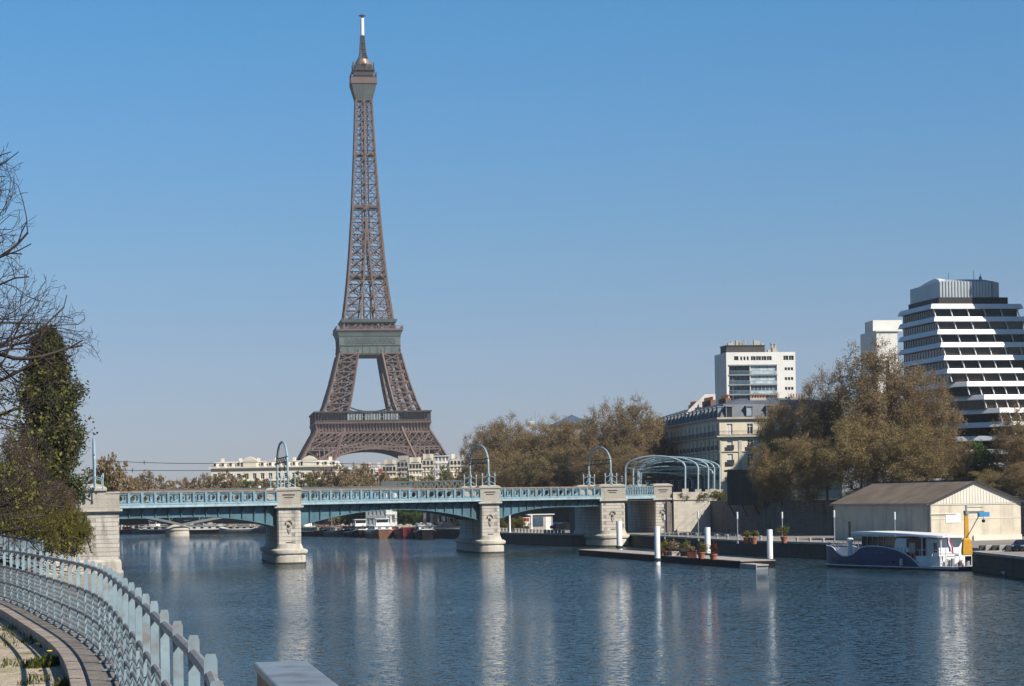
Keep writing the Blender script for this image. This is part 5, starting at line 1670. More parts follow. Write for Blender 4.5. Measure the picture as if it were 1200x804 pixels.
# cars
def car(name, px, py, rz, body_m, lab, z=QZ):
    p = on(px, py, z); t = thing('parked_car', lab, 'car', p, rz, 'cars parked on the quay')
    prof = [(-2.05, .35), (-2.1, .62), (-1.95, .88), (-1.2, .95), (-.55, 1.4), (.75, 1.43), (1.55, 1.0), (2.0, .92), (2.1, .6), (2.05, .35), (1.7, .28), (-1.7, .28)]
    mb = MB()
    rings = []
    for y, s, top in ((-.84, .97, .93), (-.78, 1, 1.0), (.78, 1, 1.0), (.84, .97, .93)):
        rings.append([(x * s, y * (.82 if zz > 1.2 else 1), .28 + (zz - .28) * top) for x, zz in prof])
    mb.loft(rings); b = mb.build('body', body_m, t, True, bevel=.03)
    mb = MB()
    for s in (-1, 1):
        for poly in ([(-1.05, .98), (-.5, 1.34), (.05, 1.36), (.05, .98)], [(.13, .98), (.13, 1.36), (.7, 1.36), (1.3, 1.0)]):
            mb.slab(poly, (0, s * .775, 0), (1, 0, 0), (0, 0, 1), (0, s * .02, 0)) if False else mb.add([(x, s * (.845 if zz < 1.2 else .71), zz) for x, zz in poly], [(0, 1, 2, 3)])
    for xa, za, xb, zb in ((-1.16, .99, -.6, 1.37), (1.5, 1.04, .82, 1.4)):
        mb.add([(xa - .01 * (1 if xa < 0 else -1), -.66, za + .02), (xa - .01 * (1 if xa < 0 else -1), .66, za + .02), (xb - .02 * (1 if xa < 0 else -1), .58, zb + .02), (xb - .02 * (1 if xa < 0 else -1), -.58, zb + .02)], [(0, 1, 2, 3)])
    mb.build('window', M['glass'], t)
    for x in (-1.3, 1.3):
        for y in (-.72, .72):
            mb = MB(); mb.loft([[(x + r * math.cos(6.283*k/16), y + o, .31 + r * math.sin(6.283*k/16)) for k in range(16)] for r, o in ((.24, -.11), (.31, -.09), (.31, .09), (.24, .11))])
            wh = mb.build('wheel', M['tyre'], t)
            mb = MB(); mb.loft([[(x + .19 * math.cos(6.283*k/12), y + o, .31 + .19 * math.sin(6.283*k/12)) for k in range(12)] for o in (-.125, .125)]); mb.build('rim', M['steel'], wh)
    for y in (-.6, .6):
        MB().box(-2.1, -2.0, y - .16, y + .16, .66, .8).build('headlight', M['lamp_white'], t)
        MB().box(2.02, 2.12, y - .14, y + .14, .66, .84).build('tail_light', M['red'], t)
car('c', 787, 617, R(170), M['car_silver'], 'silver hatchback parked beside the last bridge pylon')
car('c', 1198, 646, R(60), M['car_blue'], 'dark blue car at the right picture edge behind the crane')
car('c', 662, 614, R(100), M['car_blue'], 'dark car parked on the quay under the right bridge span')

# person
def person(px, py, lab):
    p = on(px, py, QZ); t = thing('person', lab, 'person', p, R(150))
    def skinned(name, pts, edges, rad, m, parent):
        me = bpy.data.meshes.new(name); me.from_pydata(pts, edges, []); o = link(name, me, parent)
        me.materials.append(m)
        o.modifiers.new('skin', 'SKIN'); o.modifiers.new('sub', 'SUBSURF').levels = 1; o.modifiers['sub'].render_levels = 2
        for v, r in zip(me.skin_vertices[0].data, rad): v.radius = (r, r)
        me.skin_vertices[0].data[0].use_root = True
        return o
    P = [(0, 0, .95), (0, 0, 1.15), (0, .01, 1.38), (0, 0, 1.48), (0, -.01, 1.55), (0, -.03, 1.66), (0, -.02, 1.74), (.18, 0, 1.4), (.25, -.03, 1.15), (.24, -.14, .93), (.24, -.19, .84), (-.18, 0, 1.4), (-.25, .05, 1.15), (-.25, -.02, .92), (-.25, -.05, .83),
         (.1, 0, .9), (.11, -.06, .5), (.11, .02, .08), (.11, -.14, .04), (-.1, 0, .9), (-.11, .06, .5), (-.11, .18, .1), (-.11, .04, .04)]
    E = [(0, 1), (1, 2), (2, 3), (3, 4), (4, 5), (5, 6), (2, 7), (7, 8), (8, 9), (9, 10), (2, 11), (11, 12), (12, 13), (13, 14), (0, 15), (15, 16), (16, 17), (17, 18), (0, 19), (19, 20), (20, 21), (21, 22)]
    rad = [.13, .13, .15, .06, .055, .1, .07, .065, .05, .04, .035, .065, .05, .04, .035, .09, .065, .045, .04, .09, .065, .045, .04]
    body = skinned('body', P, E, rad, M['skin'], t)
    S = [0, 1, 2, 7, 8, 9, 11, 12, 13]; ix = {v: i for i, v in enumerate(S)}
    skinned('shirt', [P[i] for i in S], [(ix[a], ix[b]) for a, b in E if a in ix and b in ix], [rad[i] + .02 for i in S], M['shirt'], body)
    S = [0, 15, 16, 17, 19, 20, 21]; ix = {v: i for i, v in enumerate(S)}
    skinned('trousers', [P[i] for i in S], [(ix[a], ix[b]) for a, b in E if a in ix and b in ix], [rad[i] + .02 for i in S], M['trousers'], body)
    MB().lathe([(.02, 1.79), (.09, 1.77), (.118, 1.7), (.115, 1.64), (.05, 1.6)], (0, .0, 0), 10).build('hair', M['hair'], body, True)
    for x in (-.035, .035): MB().lathe([(.004, -.01), (.012, 0), (.004, .01)], (x, -.125, 1.675), 6).build('eye', M['dark'], body)
person(943.5, 625, 'person in pale blue shirt and dark trousers walking below the big tree')

# crane
p = on(1133, 650, QZ)
t = thing('jib_crane', 'yellow jib crane with blue hoist box on the quay by the boat stern', 'crane', p, 0)
mb = MB(); mb.loft([[(x * s, y * s, z) for x, y in ((-1, -1), (1, -1), (1, 1), (-1, 1))] for z, s in ((0, .55), (.5, .55), (1.8, .42), (2.0, .24), (5.1, .2))]); mb.build('mast', M['yellow'], t)
mb = MB(); mb.lathe([(.32, 4.75), (.32, 5.2)], n=12); mb.bar((0, 0, 5.0), (2.1, -.2, 5.0), .22, .3); mb.bar((0, 0, 5.6), (2.0, -.2, 5.55), .1); mb.bar((0, 0, 5.0), (0, 0, 5.9), .2)
mb.build('jib', M['steel'], t)
mb = MB(); mb.box(1.35, 2.65, -.55, .1, 4.45, 5.0); mb.box(1.45, 1.75, -.6, -.54, 4.5, 4.95); mb.build('hoist', M['hoist_blue'], t)
mb = MB(); mb.lathe([(.03, 4.45), (.03, 4.15), (.22, 4.1), (.2, 3.85), (.05, 3.75)], (2.0, -.2, 0), 8); mb.build('hook_block', M['dark'], t)
mb = MB(); mb.bar((-.2, -.28, 1.7), (1.4, -.3, 4.5), .1); mb.build('brace', M['rail_rust'], t)
# white dinghy low right
p = on(1196, 674, 0)
t = thing('dinghy', 'small white dinghy floating at the right picture edge', 'dinghy', p, R(10))
mb = MB(); mb.loft([[(-2.4 * s, 0, z), (-1.6, -.8 * s, z), (1.8, -.85 * s, z), (2.2, -.6 * s, z), (2.2, .6 * s, z), (1.8, .85 * s, z), (-1.6, .8 * s, z)] for z, s in ((-.1, .75), (.25, .95), (.5, 1), (.5, .88), (.25, .8))]); mb.build('hull', M['white'], t)
MB().box(-.2, .2, -.62, .62, .3, .36).build('seat', M['timber'], t)

# ------------------------------------------------------------------ blue passenger boat
S0, B0 = Vector((56.4, 263.6, 0)), Vector((42.4, 290, 0))
d = nrm(B0 - S0); LB = (B0 - S0).length
bt = thing('passenger_boat', 'navy blue passenger boat with white canopy roof and wavy bulwark moored at the quay', 'boat', S0, math.atan2(d.y, d.x))
# local: x towards the bow, near side = y positive (left of travel direction)
BW = 4.9
sgn = 1
def sheer(x):
    xs = [0, 7.4, 8.2, 9.2, 10.4, 12, 14, 16, 18, 19.2, 20, 21.2, 22.6, 23.8, 25, 26, 27, LB]
    zs = [.42, .45, 1.0, 1.55, 2.05, 2.45, 2.72, 2.85, 2.85, 2.7, 2.35, 1.75, 1.45, 1.5, 1.95, 2.45, 2.7, 2.75]
    return float(np.interp(x, xs, zs))
def halfw(x): return BW / 2 * float(np.interp(x, [0, 2, 20, 25, 28, LB], [.94, 1, 1, .9, .55, .12]))
xs = list(np.linspace(0, LB, 70))
mb = MB()
for s in (-1, 1):
    out = [[(x, s * halfw(x) * .96, -.5), (x, s * halfw(x), .35), (x, s * (halfw(x) + .04), sheer(x)), (x, s * (halfw(x) - .1), sheer(x)), (x, s * (halfw(x) - .12), .3)] for x in xs]
    mb.loft(out, cap=True)
mb.loft([[(x, -halfw(x) * .96, -.5), (x, halfw(x) * .96, -.5), (x, halfw(x) - .05, .32), (x, -halfw(x) + .05, .32)] for x in xs])
hull = mb.build('hull', M['navy'], bt, True)
mb = MB()
for s in (-1, 1):
    mb.path([(x, s * (halfw(x) + .045), .28) for x in xs], .07, 4)
    mb.path([(x, s * (halfw(x) + .0), sheer(x) + .03) for x in xs], .075, 5)
mb.build('white_stripe', M['white'], hull)
MB().loft([[(x, -halfw(x) - .02, z) for x in xs] + [(x, halfw(x) + .02, z) for x in xs[::-1]] for z in (-.3, .16)]).build('boot_top', M['hull_black'], hull)
mb = MB()
for x0 in (4, 5.2, 6.2): pass
for x in (26.2, 25.4, 24.2, 14.2, 12.6, 11.6): mb.box(x - .13, x + .13, halfw(x) + .03, halfw(x) + .06, .75, 1.15)
mb.build('porthole', M['dark'], hull)
mb = MB(); mb.slab([(19.9, 1.1), (22.1, 1.1), (21.0, .55)], (0, halfw(20) + .03, 0), (1, 0, 0), (0, 0, 1), (0, .04, 0)); mb.build('hawse_plate', M['dark_metal'], hull)
# cursive name painted on the bow quarter: thin pale strokes
mb = MB()
pts = [(18.2, 1.88), (17.8, 2.02), (17.5, 2.2), (17.3, 2.14), (17.35, 2.0), (16.9, 2.05), (16.6, 2.2), (16.6, 1.98), (16.3, 2.12), (16.1, 1.95), (15.9, 2.1), (15.8, 1.75), (15.6, 2.1), (15.4, 2.0), (15.2, 2.12), (15.0, 2.0), (14.7, 2.1), (14.4, 2.02), (14.1, 2.08)]
mb.path([(x, halfw(x) + .075, z) for x, z in pts], .028, 4); mb.build('script_lettering', M['steel'], hull)
mb = MB()
mb.loft([[(x, -halfw(x) + .12, 1.0) for x in xs if x > 7.5] + [(x, halfw(x) - .12, 1.0) for x in xs[::-1] if x > 7.5], [(x, -halfw(x) + .12, 1.06) for x in xs if x > 7.5] + [(x, halfw(x) - .12, 1.06) for x in xs[::-1] if x > 7.5]])
mb.box(.1, 7.4, -2.2, 2.2, .43, .5)
mb.build('deck', M['deck'], bt)
mb = MB()
fx = [x for x in xs if 19.6 < x < LB - .4]
for s in (-1, 1):
    mb.loft([[(x, s * (halfw(x) - .14), 1.06), (x, s * (halfw(x) - .2), 1.06), (x, s * (halfw(x) - .2), 2.55), (x, s * (halfw(x) - .14), 2.55)] for x in fx if s < 0] or [[(19.6, -.1, 1.06), (19.6, .1, 1.06), (19.6, .1, 2.3), (19.6, -.1, 2.3)], [(19.7, -.1, 1.06), (19.7, .1, 1.06), (19.7, .1, 2.3), (19.7, -.1, 2.3)]])
for x in (20.4, 21.6, 22.6): mb.box(x, x + .7, -1.9, -.9, 1.06, 2.3)
mb.box(23.3, 24.5, -1.6, -.2, 1.06, 2.45)
mb.build('foredeck_locker', M['white'], bt)
mb = MB(); mb.lathe([(.34, 1.06), (.34, 3.2), (.42, 3.25), (.42, 3.75), (.2, 3.85)], (24.2, .6, 0), 12); mb.build('vent_cowl', M['white'], bt, True)
mb = MB()
for k in range(16):
    x = 19.7 + k * .6
    if x < LB - .3: mb.bar((x, -halfw(x) + .1, 2.4), (x, -halfw(x) + .1, 3.25), .05)
fx2 = [x for x in xs if 19.6 < x < LB - .2]
mb.path([(x, -halfw(x) + .1, 3.25) for x in fx2], .05, 5)
mb.path([(x, halfw(x) - .05, sheer(x) + .5) for x in fx2 if x > 25.2], .04, 5)
mb.build('bow_rail', M['timber'], bt)
# cabin
mb = MB(); mb.box(4.6, 7.2, -2.1, 1.6, 1.0, 3.95); mb.box(7.2, 9.8, -2.1, .9, 1.06, 3.95); mb.loft([[(9.8, y0, 1.06), (9.8, y1, 1.06), (9.8, y1, 3.95), (9.8, y0, 3.95)] if i == 0 else [(13.6 if i else 0, y0, 1.06), (13.6, y1, 1.06), (12.6, y1, 3.95), (12.6, y0, 3.95)] for i, (y0, y1) in enumerate(((-2.1, 2.0), (-2.1, 2.0)))])
cab = mb.build('cabin', M['white'], bt)
mb = MB(); mb.box(12.7, 20.2, -2.0, 1.9, 1.06, 2.6); mb.build('saloon', M['white'], bt)
mb = MB(); mb.box(12.9, 20.0, -1.95, 1.85, 2.601, 4.1); sg = mb.build('saloon_glazing', M['glass'], bt)
mb = MB()
for k in range(7): mb.box(12.9 + k * 1.16, 13.0 + k * 1.16, 1.853, 1.92, 2.6, 4.1)
mb.box(12.9, 20.0, 1.853, 1.91, 2.6, 2.75)
mb.build('window_bar', M['steel'], sg)
mb = MB(); mb.box(7.25, 10.5, .93, 2.03, 1.3, 3.9); dr = mb.build('doorway', M['dark_red'], bt)
MB().box(8.7, 9.9, 2.035, 2.08, 2.0, 3.4).build('door_window', M['cream_grey'], dr)
mb = MB(); mb.box(5.0, 5.6, 1.604, 1.64, 2.2, 3.4); mb.build('aft_window', M['glass'], cab)
mb = MB()
mb.loft([[(x, -w_, z - th), (x, w_, z - th), (x, w_ - .15, z), (x, -w_ + .15, z)] for x, w_, z, th in ((3.2, 2.2, 4.3, .22), (4, 2.4, 4.32, .24), (10, 2.5, 4.55, .3), (18, 2.45, 4.75, .34), (21.5, 2.2, 4.72, .26), (22.8, 1.6, 4.6, .12))])
mb.build('canopy_roof', M['white'], bt)
mb = MB()
for x in (7.3, 6.1, 3.6): mb.bar((x, 2.1, .5), (x, 2.1, 4.1), .1)
mb.build('roof_post', M['white'], bt)
mb = MB()
prof = [(4.2, 1.95), (7.2, 2.2), (8.3, 2.25), (8.9, 2.1)]
mb.loft([[(x, y, .5), (x, y - .12, .5), (x, y - .12, 1.75), (x, y, 1.75)] for x, y in prof]); mb.box(4.0, 4.2, -2.0, 1.95, .5, 1.75)
mb.build('aft_bulwark', M['white'], bt)
mb = MB()
for x in (4.2, 5.4, 6.6, 7.8): mb.bar((x, 2.05, 1.75), (x, 2.05, 2.5), .05)
mb.path([(4.0, -1.9, 2.5), (4.1, 2.0, 2.5), (8.4, 2.1, 2.5)], .04, 5)
for y in (-1.9, -.6, .7, 2.0):
    mb.bar((2.6, y, .5), (2.6, y, 1.7), .06)
mb.path([(.3, 2.1, .5), (.9, 2.0, 1.75), (2.6, 2.0, 1.75), (2.6, -1.9, 1.75)], .06, 6)
mb.path([(.2, 1.5, .5), (1.1, 1.3, 1.9), (1.9, 1.3, 1.9)], .1, 6)
mb.build('stern_rail', M['white'], bt)
mb = MB()
R0 = (8.9, 2.35, 1.65)
mb.path([(R0[0] + .38 * math.cos(6.283*k/20), R0[1], R0[2] + .48 * math.sin(6.283*k/20)) for k in range(21)], .1, 8, cap=False); mb.build('life_ring', M['orange'], bt, True)
mb = MB(); mb.lathe([(.1, .4), (.24, .55), (.24, 1.25), (.1, 1.4)], (10.7, BW/2 + .3, 0), 10); mb.build('fender', M['offwhite'], bt, True)
mb = MB()
for k in range(4): mb.box(9.9 + k * .75, 10.4 + k * .75, 2.05, 2.2, 2.2, 2.75)
mb.build('seat_back', M['white'], bt)
r_ = random.Random(4)
for k in range(9):
    x, y = r_.uniform(1.6, 3.4), r_.uniform(-1.2, 1.4)
    MB().box(x, x + .34, y, y + .34, .5, r_.uniform(.8, 1.6)).build('deck_gear', M[('dark_red', 'steel', 'offwhite')[k % 3]], bt, bevel=.03)
# tricolour on a staff at the stern
fl_ = thing('tricolour_flag', 'blue white red flag hanging from a staff at the boat stern', 'flag', S0 + d * 3.3 + Vector((-d.y, d.x, 0)) * 1.7 + Vector((0, 0, .5)), 0)
MB().tube((0, 0, 0), (.15, 0, 3.9), .035, n=6).build('staff', M['steel'], fl_)
for k, mm in enumerate((M['flag_blue'], M['white'], M['red'])):
    mb = MB()
    rows = []
    for i in range(8):
        z = 3.7 - i * .26
        rows.append([(.1 + .22 * k + i * .05 + .05 * math.sin(i * 1.3 + k), -.05 + .07 * math.sin(i * 1.1 + k * 1.7), z - .12 * k), (.1 + .22 * (k + 1) + i * .05 + .05 * math.sin(i * 1.3 + k + 1), -.05 + .07 * math.sin(i * 1.1 + (k + 1) * 1.7), z - .12 * (k + 1))])
    for a, b in zip(rows[:-1], rows[1:]): mb.quad(a[0], a[1], b[1], b[0])
    mb.build('stripe', mm, fl_)

# ------------------------------------------------------------------ barges beyond the bridge
def barge(px, wl, L_, Wb, rz, hm, bandm, lab, cabin=None, wheel=True, mast=0, clutter=3, hh=1.3, seed=0):
    p = on(px, wl, 0); t = thing('barge', lab, 'barge', p, rz, 'moored barges beyond the bridge')
    hw = lambda x: Wb / 2 * float(np.interp(x, [0, .06, .2, .8, .94, 1], [.45, .8, 1, 1, .8, .3]))
    sh = lambda x: hh + .75 * abs(2 * x - 1) ** 3
    X = np.linspace(0, 1, 22)
    mb = MB(); mb.loft([[(x * L_, -hw(x) * .8, -.4), (x * L_, -hw(x), sh(x) * .6), (x * L_, -hw(x), sh(x)), (x * L_, hw(x), sh(x)), (x * L_, hw(x), sh(x) * .6), (x * L_, hw(x) * .8, -.4)] for x in X])
    h = mb.build('hull', hm, t)
    mb = MB()
    for s in (-1, 1): mb.path([(x * L_, s * (hw(x) + .03), sh(x) + .02) for x in X], .13, 5)
    mb.path([(-.03, -hw(0), sh(0)), (-.03, hw(0), sh(0))], .13, 5)
    mb.build('rubbing_strake', bandm, h)
    r_ = random.Random(seed + px)
    c0, c1, ch, cm = cabin or (.12, .75, 1.2, M['offwhite'])
    mb = MB(); mb.box(c0 * L_, c1 * L_, -Wb * .36, Wb * .36, hh * .95, hh + ch); mb.box(c0 * L_ - .2, c1 * L_ + .2, -Wb * .39, Wb * .39, hh + ch, hh + ch + .12)
    cb_ = mb.build('cabin', cm, t)
    mb = MB(); n = max(3, int((c1 - c0) * L_ / 2.4))
    for k in range(n):
        x = c0 * L_ + (c1 - c0) * L_ * (k + .5) / n
        for s in (-1, 1): mb.box(x - .5, x + .5, s * Wb * .36 - .03, s * Wb * .36 + .03, hh + ch * .35, hh + ch * .8)
    for s in (-1, 1): mb.box(c0 * L_ - .03, c0 * L_ + .03, s * Wb * .16 - .4, s * Wb * .16 + .4, hh + ch * .35, hh + ch * .8)
    mb.build('window', M['glass'], cb_)
    if wheel:
        x = .1 * L_ + 1; mb = MB(); mb.box(x, x + 2.6, -Wb * .27, Wb * .27, hh + ch, hh + ch + 1.9); mb.box(x - .3, x + 3, -Wb * .31, Wb * .31, hh + ch + 1.9, hh + ch + 2.02)
        w = mb.build('wheelhouse', M['white'], t)
        mb = MB()
        mb.box(x - .02, x + 2.62, -Wb * .25, Wb * .25, hh + ch + .95, hh + ch + 1.6); mb.box(x + .2, x + 2.4, -Wb * .275, Wb * .275, hh + ch + .95, hh + ch + 1.6); mb.build('window', M['glass'], w)
    if mast:
        mb = MB(); mb.tube((.55 * L_, 0, hh), (.55 * L_, 0, hh + mast), .12, .06, 6); mb.bar((.55 * L_, 0, hh + mast * .8), (.55 * L_ - 3, 0, hh + 2.2), .06); mb.build('mast', M['timber'], t)
    mb = MB()
    for k in range(clutter * 3):
        x, y = r_.uniform(.05, .95) * L_, r_.uniform(-.35, .35) * Wb; mb.box(x, x + r_.uniform(.3, .9), y, y + r_.uniform(.3, .8), hh, hh + ch + r_.uniform(.2, .8))
    mb.build('deck_clutter', r_.choice([M['dark_red'], M['concrete'], M['timber'], M['green_door'], M['cream_grey']]), t)
    return t
far_az = R(112)
HB, HG, HR_, HBr = M['hull_black'], M['hull_green'], M['hull_red'], M['hull_brown']
barge(146, 625.5, 13, 4, R(185), M['white'], M['white'], 'small white boat moored at the far left beside the abutment', (.2, .7, .8, M['white']), False)
barge(168, 625.5, 22, 5, R(150), HB, M['dark_red'], 'dark barge with red cabin sides at the far left', (.1, .7, 1.0, M['dark_red']), False)
barge(196, 625, 24, 5, R(160), HB, M['concrete'], 'long black barge seen left of the round pier', (.1, .6, 1.0, M['cream_grey']), True)
barge(238, 624.5, 24, 5, R(175), HG, M['white'], 'dark green barge with white wheelhouse right of the round pier', (.3, .9, 1.0, M['offwhite']), True)
barge(262, 624.5, 20, 5, R(170), HB, M['white'], 'black barge with long white windowed cabin right of the round pier', (.05, .9, 1.5, M['white']), False)
barge(284, 624.5, 26, 5, R(172), HB, M['offwhite'], 'long black barge with low white deckhouse left of the first river pier', (.15, .85, 1.1, M['white']), False)
barge(312, 624.5, 16, 5, R(165), M['steel'], M['white'], 'small grey boat nearly hidden behind the first river pier', (.2, .8, .9, M['offwhite']), False)
barge(368, 627, 26, 5, R(125), HB, M['offwhite'], 'black barge with white bow next to the first river pier', (.1, .7, 1.2, M['white']), True, 0)
barge(387, 628.5, 26, 5, R(118), HB, M['timber'], 'grey decked barge with reddish clutter, second from the first pier', (.2, .8, 1.1, M['cream_grey']), False, 6.5, 5)
barge(407, 629, 26, 5.2, R(112), HG, M['concrete'], 'dark green hulled barge with a tall mast', (.2, .8, 1.2, M['timber']), False, 8, 5)
barge(426, 629.5, 24, 5.6, R(106), HB, M['white'], 'broad black barge with white stripe left of the brown barge', (.06, .8, 1.5, M['dark_metal']), True, 0, 4)
barge(450, 630.7, 24, 6.2, R(100), HBr, M['white'], 'brown barge with white cabin and white waterline seen end-on', (.05, .8, 1.5, M['white']), True, 0, 2, 1.6)
barge(478, 631, 22, 5.6, R(97), HR_, M['red'], 'dark red barge with plants on deck under the middle span', (.1, .7, .9, M['green_door']), False, 0, 6, 1.9)
barge(500, 632, 20, 5.0, R(95), HB, M['white'], 'black barge with white bulwark right of the red barge', (.08, .8, 1.6, M['white']), False, 0, 3, 1.7)

# ------------------------------------------------------------------ second bridge beyond and viaduct truss
vp = on(208, 628, 0)
v = thing('viaduct_bridge', 'distant grey steel arch viaduct with round stone pier seen under the near bridge', 'bridge', (vp.x, vp.y, 0), R(28))
MB().lathe([(3.6, -1), (3.6, 1.6), (3.9, 1.8), (3.9, 2.3), (3.4, 2.5), (2.6, 3.2), (1.2, 3.7), (.2, 3.8)], n=20).build('pier', M['stone_plain'], v, True)
MB().lathe([(3.4, -1), (3.4, 3.2), (2.4, 3.7), (.2, 3.8)], (92, 0, 0), 20).build('pier', M['stone_plain'], v, True)
for c0, c1 in ((-62, 0), (0, 92)):
    for y in (-4, 4):
        mb = MB()
        pts = [(c0 + (c1 - c0) * k / 16, y, 3.4 + 4.2 * (1 - (2 * k / 16 - 1) ** 2)) for k in range(17)]
        for a, b in zip(pts[:-1], pts[1:]): mb.bar(a, b, .5, .7)
        for a in pts[1:-1]: mb.bar(a, (a[0], a[1], 8.3), .3)
        for a, b in zip(pts[1:-1], pts[2:]): mb.bar(a, (b[0], b[1], 8.3), .14)
        mb.build('arch_rib', M['viaduct'], v)
MB().box(-70, 140, -6, 6, 8.2, 9.2).build('deck', M['viaduct'], v)
mb = MB(); mb.box(-62, 78, -3.4, 3.4, 12.9, 13.3); mb.box(-62, 78, -3.6, -3.4, 13.0, 14.2)
for k in range(60): mb.box(-62 + 140 * k / 59 - .12, -62 + 140 * k / 59 + .12, -3.68, -3.6, 13.0, 14.3)
mb.box(-62, 78, -3.75, -3.35, 14.2, 14.4)
mb.build('viaduct_track', M['viaduct'], v)
for k in range(15): MB().lathe([(.45, 9.2), (.3, 9.6), (.28, 12.3), (.6, 12.9)], (-58 + k * 10, -2.8, 0), 8).build('column', M['viaduct'], v)
a, b = at(447, 573, 700), at(545, 573, 700)
t = thing('truss_viaduct', 'grey steel truss of the elevated railway behind the bridge parapet', 'viaduct', (a.x, a.y, 0), 0)
zt, zb = at(470, 564, 700).z, at(470, 573, 700).z
W_ = b.x - a.x
mb = MB()
for y in (0, 7):
    mb.box(0, W_, y - .2, y + .2, zt - .5, zt); mb.box(0, W_, y - .2, y + .2, zb - .8, zb - .2)
    for k in range(13):
        x0, x1 = 5 + (W_ - 5) * k / 13, 5 + (W_ - 5) * (k + 1) / 13
        mb.bar((x0, y, zb - .4), ((x0 + x1) / 2, y, zt - .3), .3); mb.bar(((x0 + x1) / 2, y, zt - .3), (x1, y, zb - .4), .3)
mb.build('truss', M['viaduct'], t)
MB().box(0, W_, .3, 6.7, zb - .9, zb - .3).build('deck', M['dark_metal'], t)
MB().box(0, 5.2, -.4, .3, zb - .3, zt + .1).build('end_panel', M['viaduct'], t)
for x in (1, W_ * .5, W_ - 1): MB().box(x - .6, x + .6, 2, 5, TZ - .5, zb - .9).build('pier', M['cream_grey'], t)

p = at(444, 553, 690); q = at(444, 575, 690)
t = thing('flagpole', 'flagpole with red and white flag behind the bridge near the truss', 'flagpole', (q.x, q.y, TZ))
MB().tube((0, 0, 0), (0, 0, p.z - TZ + 1.4), .1, n=6).build('pole', M['steel'], t)
MB().box(-1.1, -.05, -.03, .03, p.z - TZ, p.z - TZ + 1.3).build('flag', M['white'], t)
MB().box(.05, 1.1, -.03, .03, p.z - TZ - .3, p.z - TZ + 1.0).build('flag', M['red'], t)

# things on the quay seen under the right span
def kiosk(px, py, Y, w, h, m, lab, cat, nm):
    p = at(px, py, Y); t = thing(nm, lab, cat, (p.x, p.y, QZ), R(10))
    mb = MB(); mb.box(-w/2, w/2, 0, 2, 0, h); mb.build('wall', m, t)
    MB().box(-w/2 - .4, w/2 + .4, -.4, 2.4, h, h + .2).build('roof', M['metal_white'], t)
    mb = MB(); mb.box(-w * .35, w * .1, -.04, -.003, .9, h - .5); mb.build('window', M['glass_blue'], t)
    MB().box(w * .2, w * .42, -.05, -.003, 0, h - .5).build('door', M['white'], t)
kiosk(634, 620, 492, 5.5, 3.6, M['cream_grey'], 'pale kiosk on the quay under the right bridge span', 'kiosk', 'kiosk')
p = at(617, 620, 480)
t = thing('notice_sign', 'red and white notice sign on the quay under the right bridge span', 'sign', (p.x, p.y, QZ), R(5))
MB().box(-.75, .75, 0, .12, 1.2, 3.2).build('board', M['white'], t); MB().box(-.65, .65, -.04, -.003, 2.3, 3.05).build('red_panel', M['red'], t)
for x in (-.7, .7): MB().box(x - .06, x + .06, .02, .1, 0, 1.2).build('leg', M['steel'], t)
def upboat(px, py, Y, lab, m, rz):
    p = at(px, py, Y); t = thing('covered_boat', lab, 'boat', (p.x, p.y, QZ), rz)
    mb = MB(); mb.loft([[(x, -w_, .5), (x, w_, .5), (x, w_ * .6, .5 + h), (x, -w_ * .6, .5 + h)] for x, w_, h in ((-4, .2, .6), (-2.5, 1.1, 1.0), (0, 1.3, 1.3), (3, 1.1, 1.1), (4, .8, .9))]); mb.build('hull', m, t)
    for x in (-2, 2): MB().box(x - .15, x + .15, -.9, .9, 0, .55).build('cradle', M['timber'], t)
upboat(650, 620, 500, 'blue boat on a cradle on the quay under the right span', M['hoist_blue'], R(15))
upboat(665, 619, 485, 'dark boat on a cradle next to the large stone pier', M['hull_black'], R(-10))
for px, yt, yb, lab in ((597.5, 602, 624, 'white marker post right of the middle pier'), (623, 604, 622, 'white lamp pole beside the kiosk')):
    p = on(px, yb, QZ); a = at(px, yt, p.y); t = thing('marker_post', lab, 'post', p)
    MB().lathe([(.3, 0), (.22, .3), (.2, a.z - QZ - .3), (.32, a.z - QZ - .25), (.25, a.z - QZ)], n=10).build('post', M['white'], t, True)
# ------------------------------------------------------------------ trees
def leaf_mesh(name, P, size, m, rng_, squash=.55):
    n = len(P)
    a = rng_.normal(size=(n, 3)); a /= np.linalg.norm(a, axis=1)[:, None]
    b = np.cross(a, rng_.normal(size=(n, 3))); b /= np.linalg.norm(b, axis=1)[:, None] + 1e-9
    s = (size * rng_.uniform(.55, 1.35, n))[:, None]
    V = np.empty((n, 4, 3))
    V[:, 0] = P - a * s; V[:, 1] = P + b * s * squash; V[:, 2] = P + a * s; V[:, 3] = P - b * s * squash
    me = bpy.data.meshes.new(name)
    me.vertices.add(n * 4); me.vertices.foreach_set('co', V.reshape(-1))
    me.loops.add(n * 4); me.loops.foreach_set('vertex_index', np.arange(n * 4, dtype=np.int32))
    me.polygons.add(n); me.polygons.foreach_set('loop_start', np.arange(0, n * 4, 4, dtype=np.int32))
    try: me.polygons.foreach_set('loop_total', np.full(n, 4, dtype=np.int32))
    except Exception: pass
    me.materials.append(m); me.update(calc_edges=True)
    return me
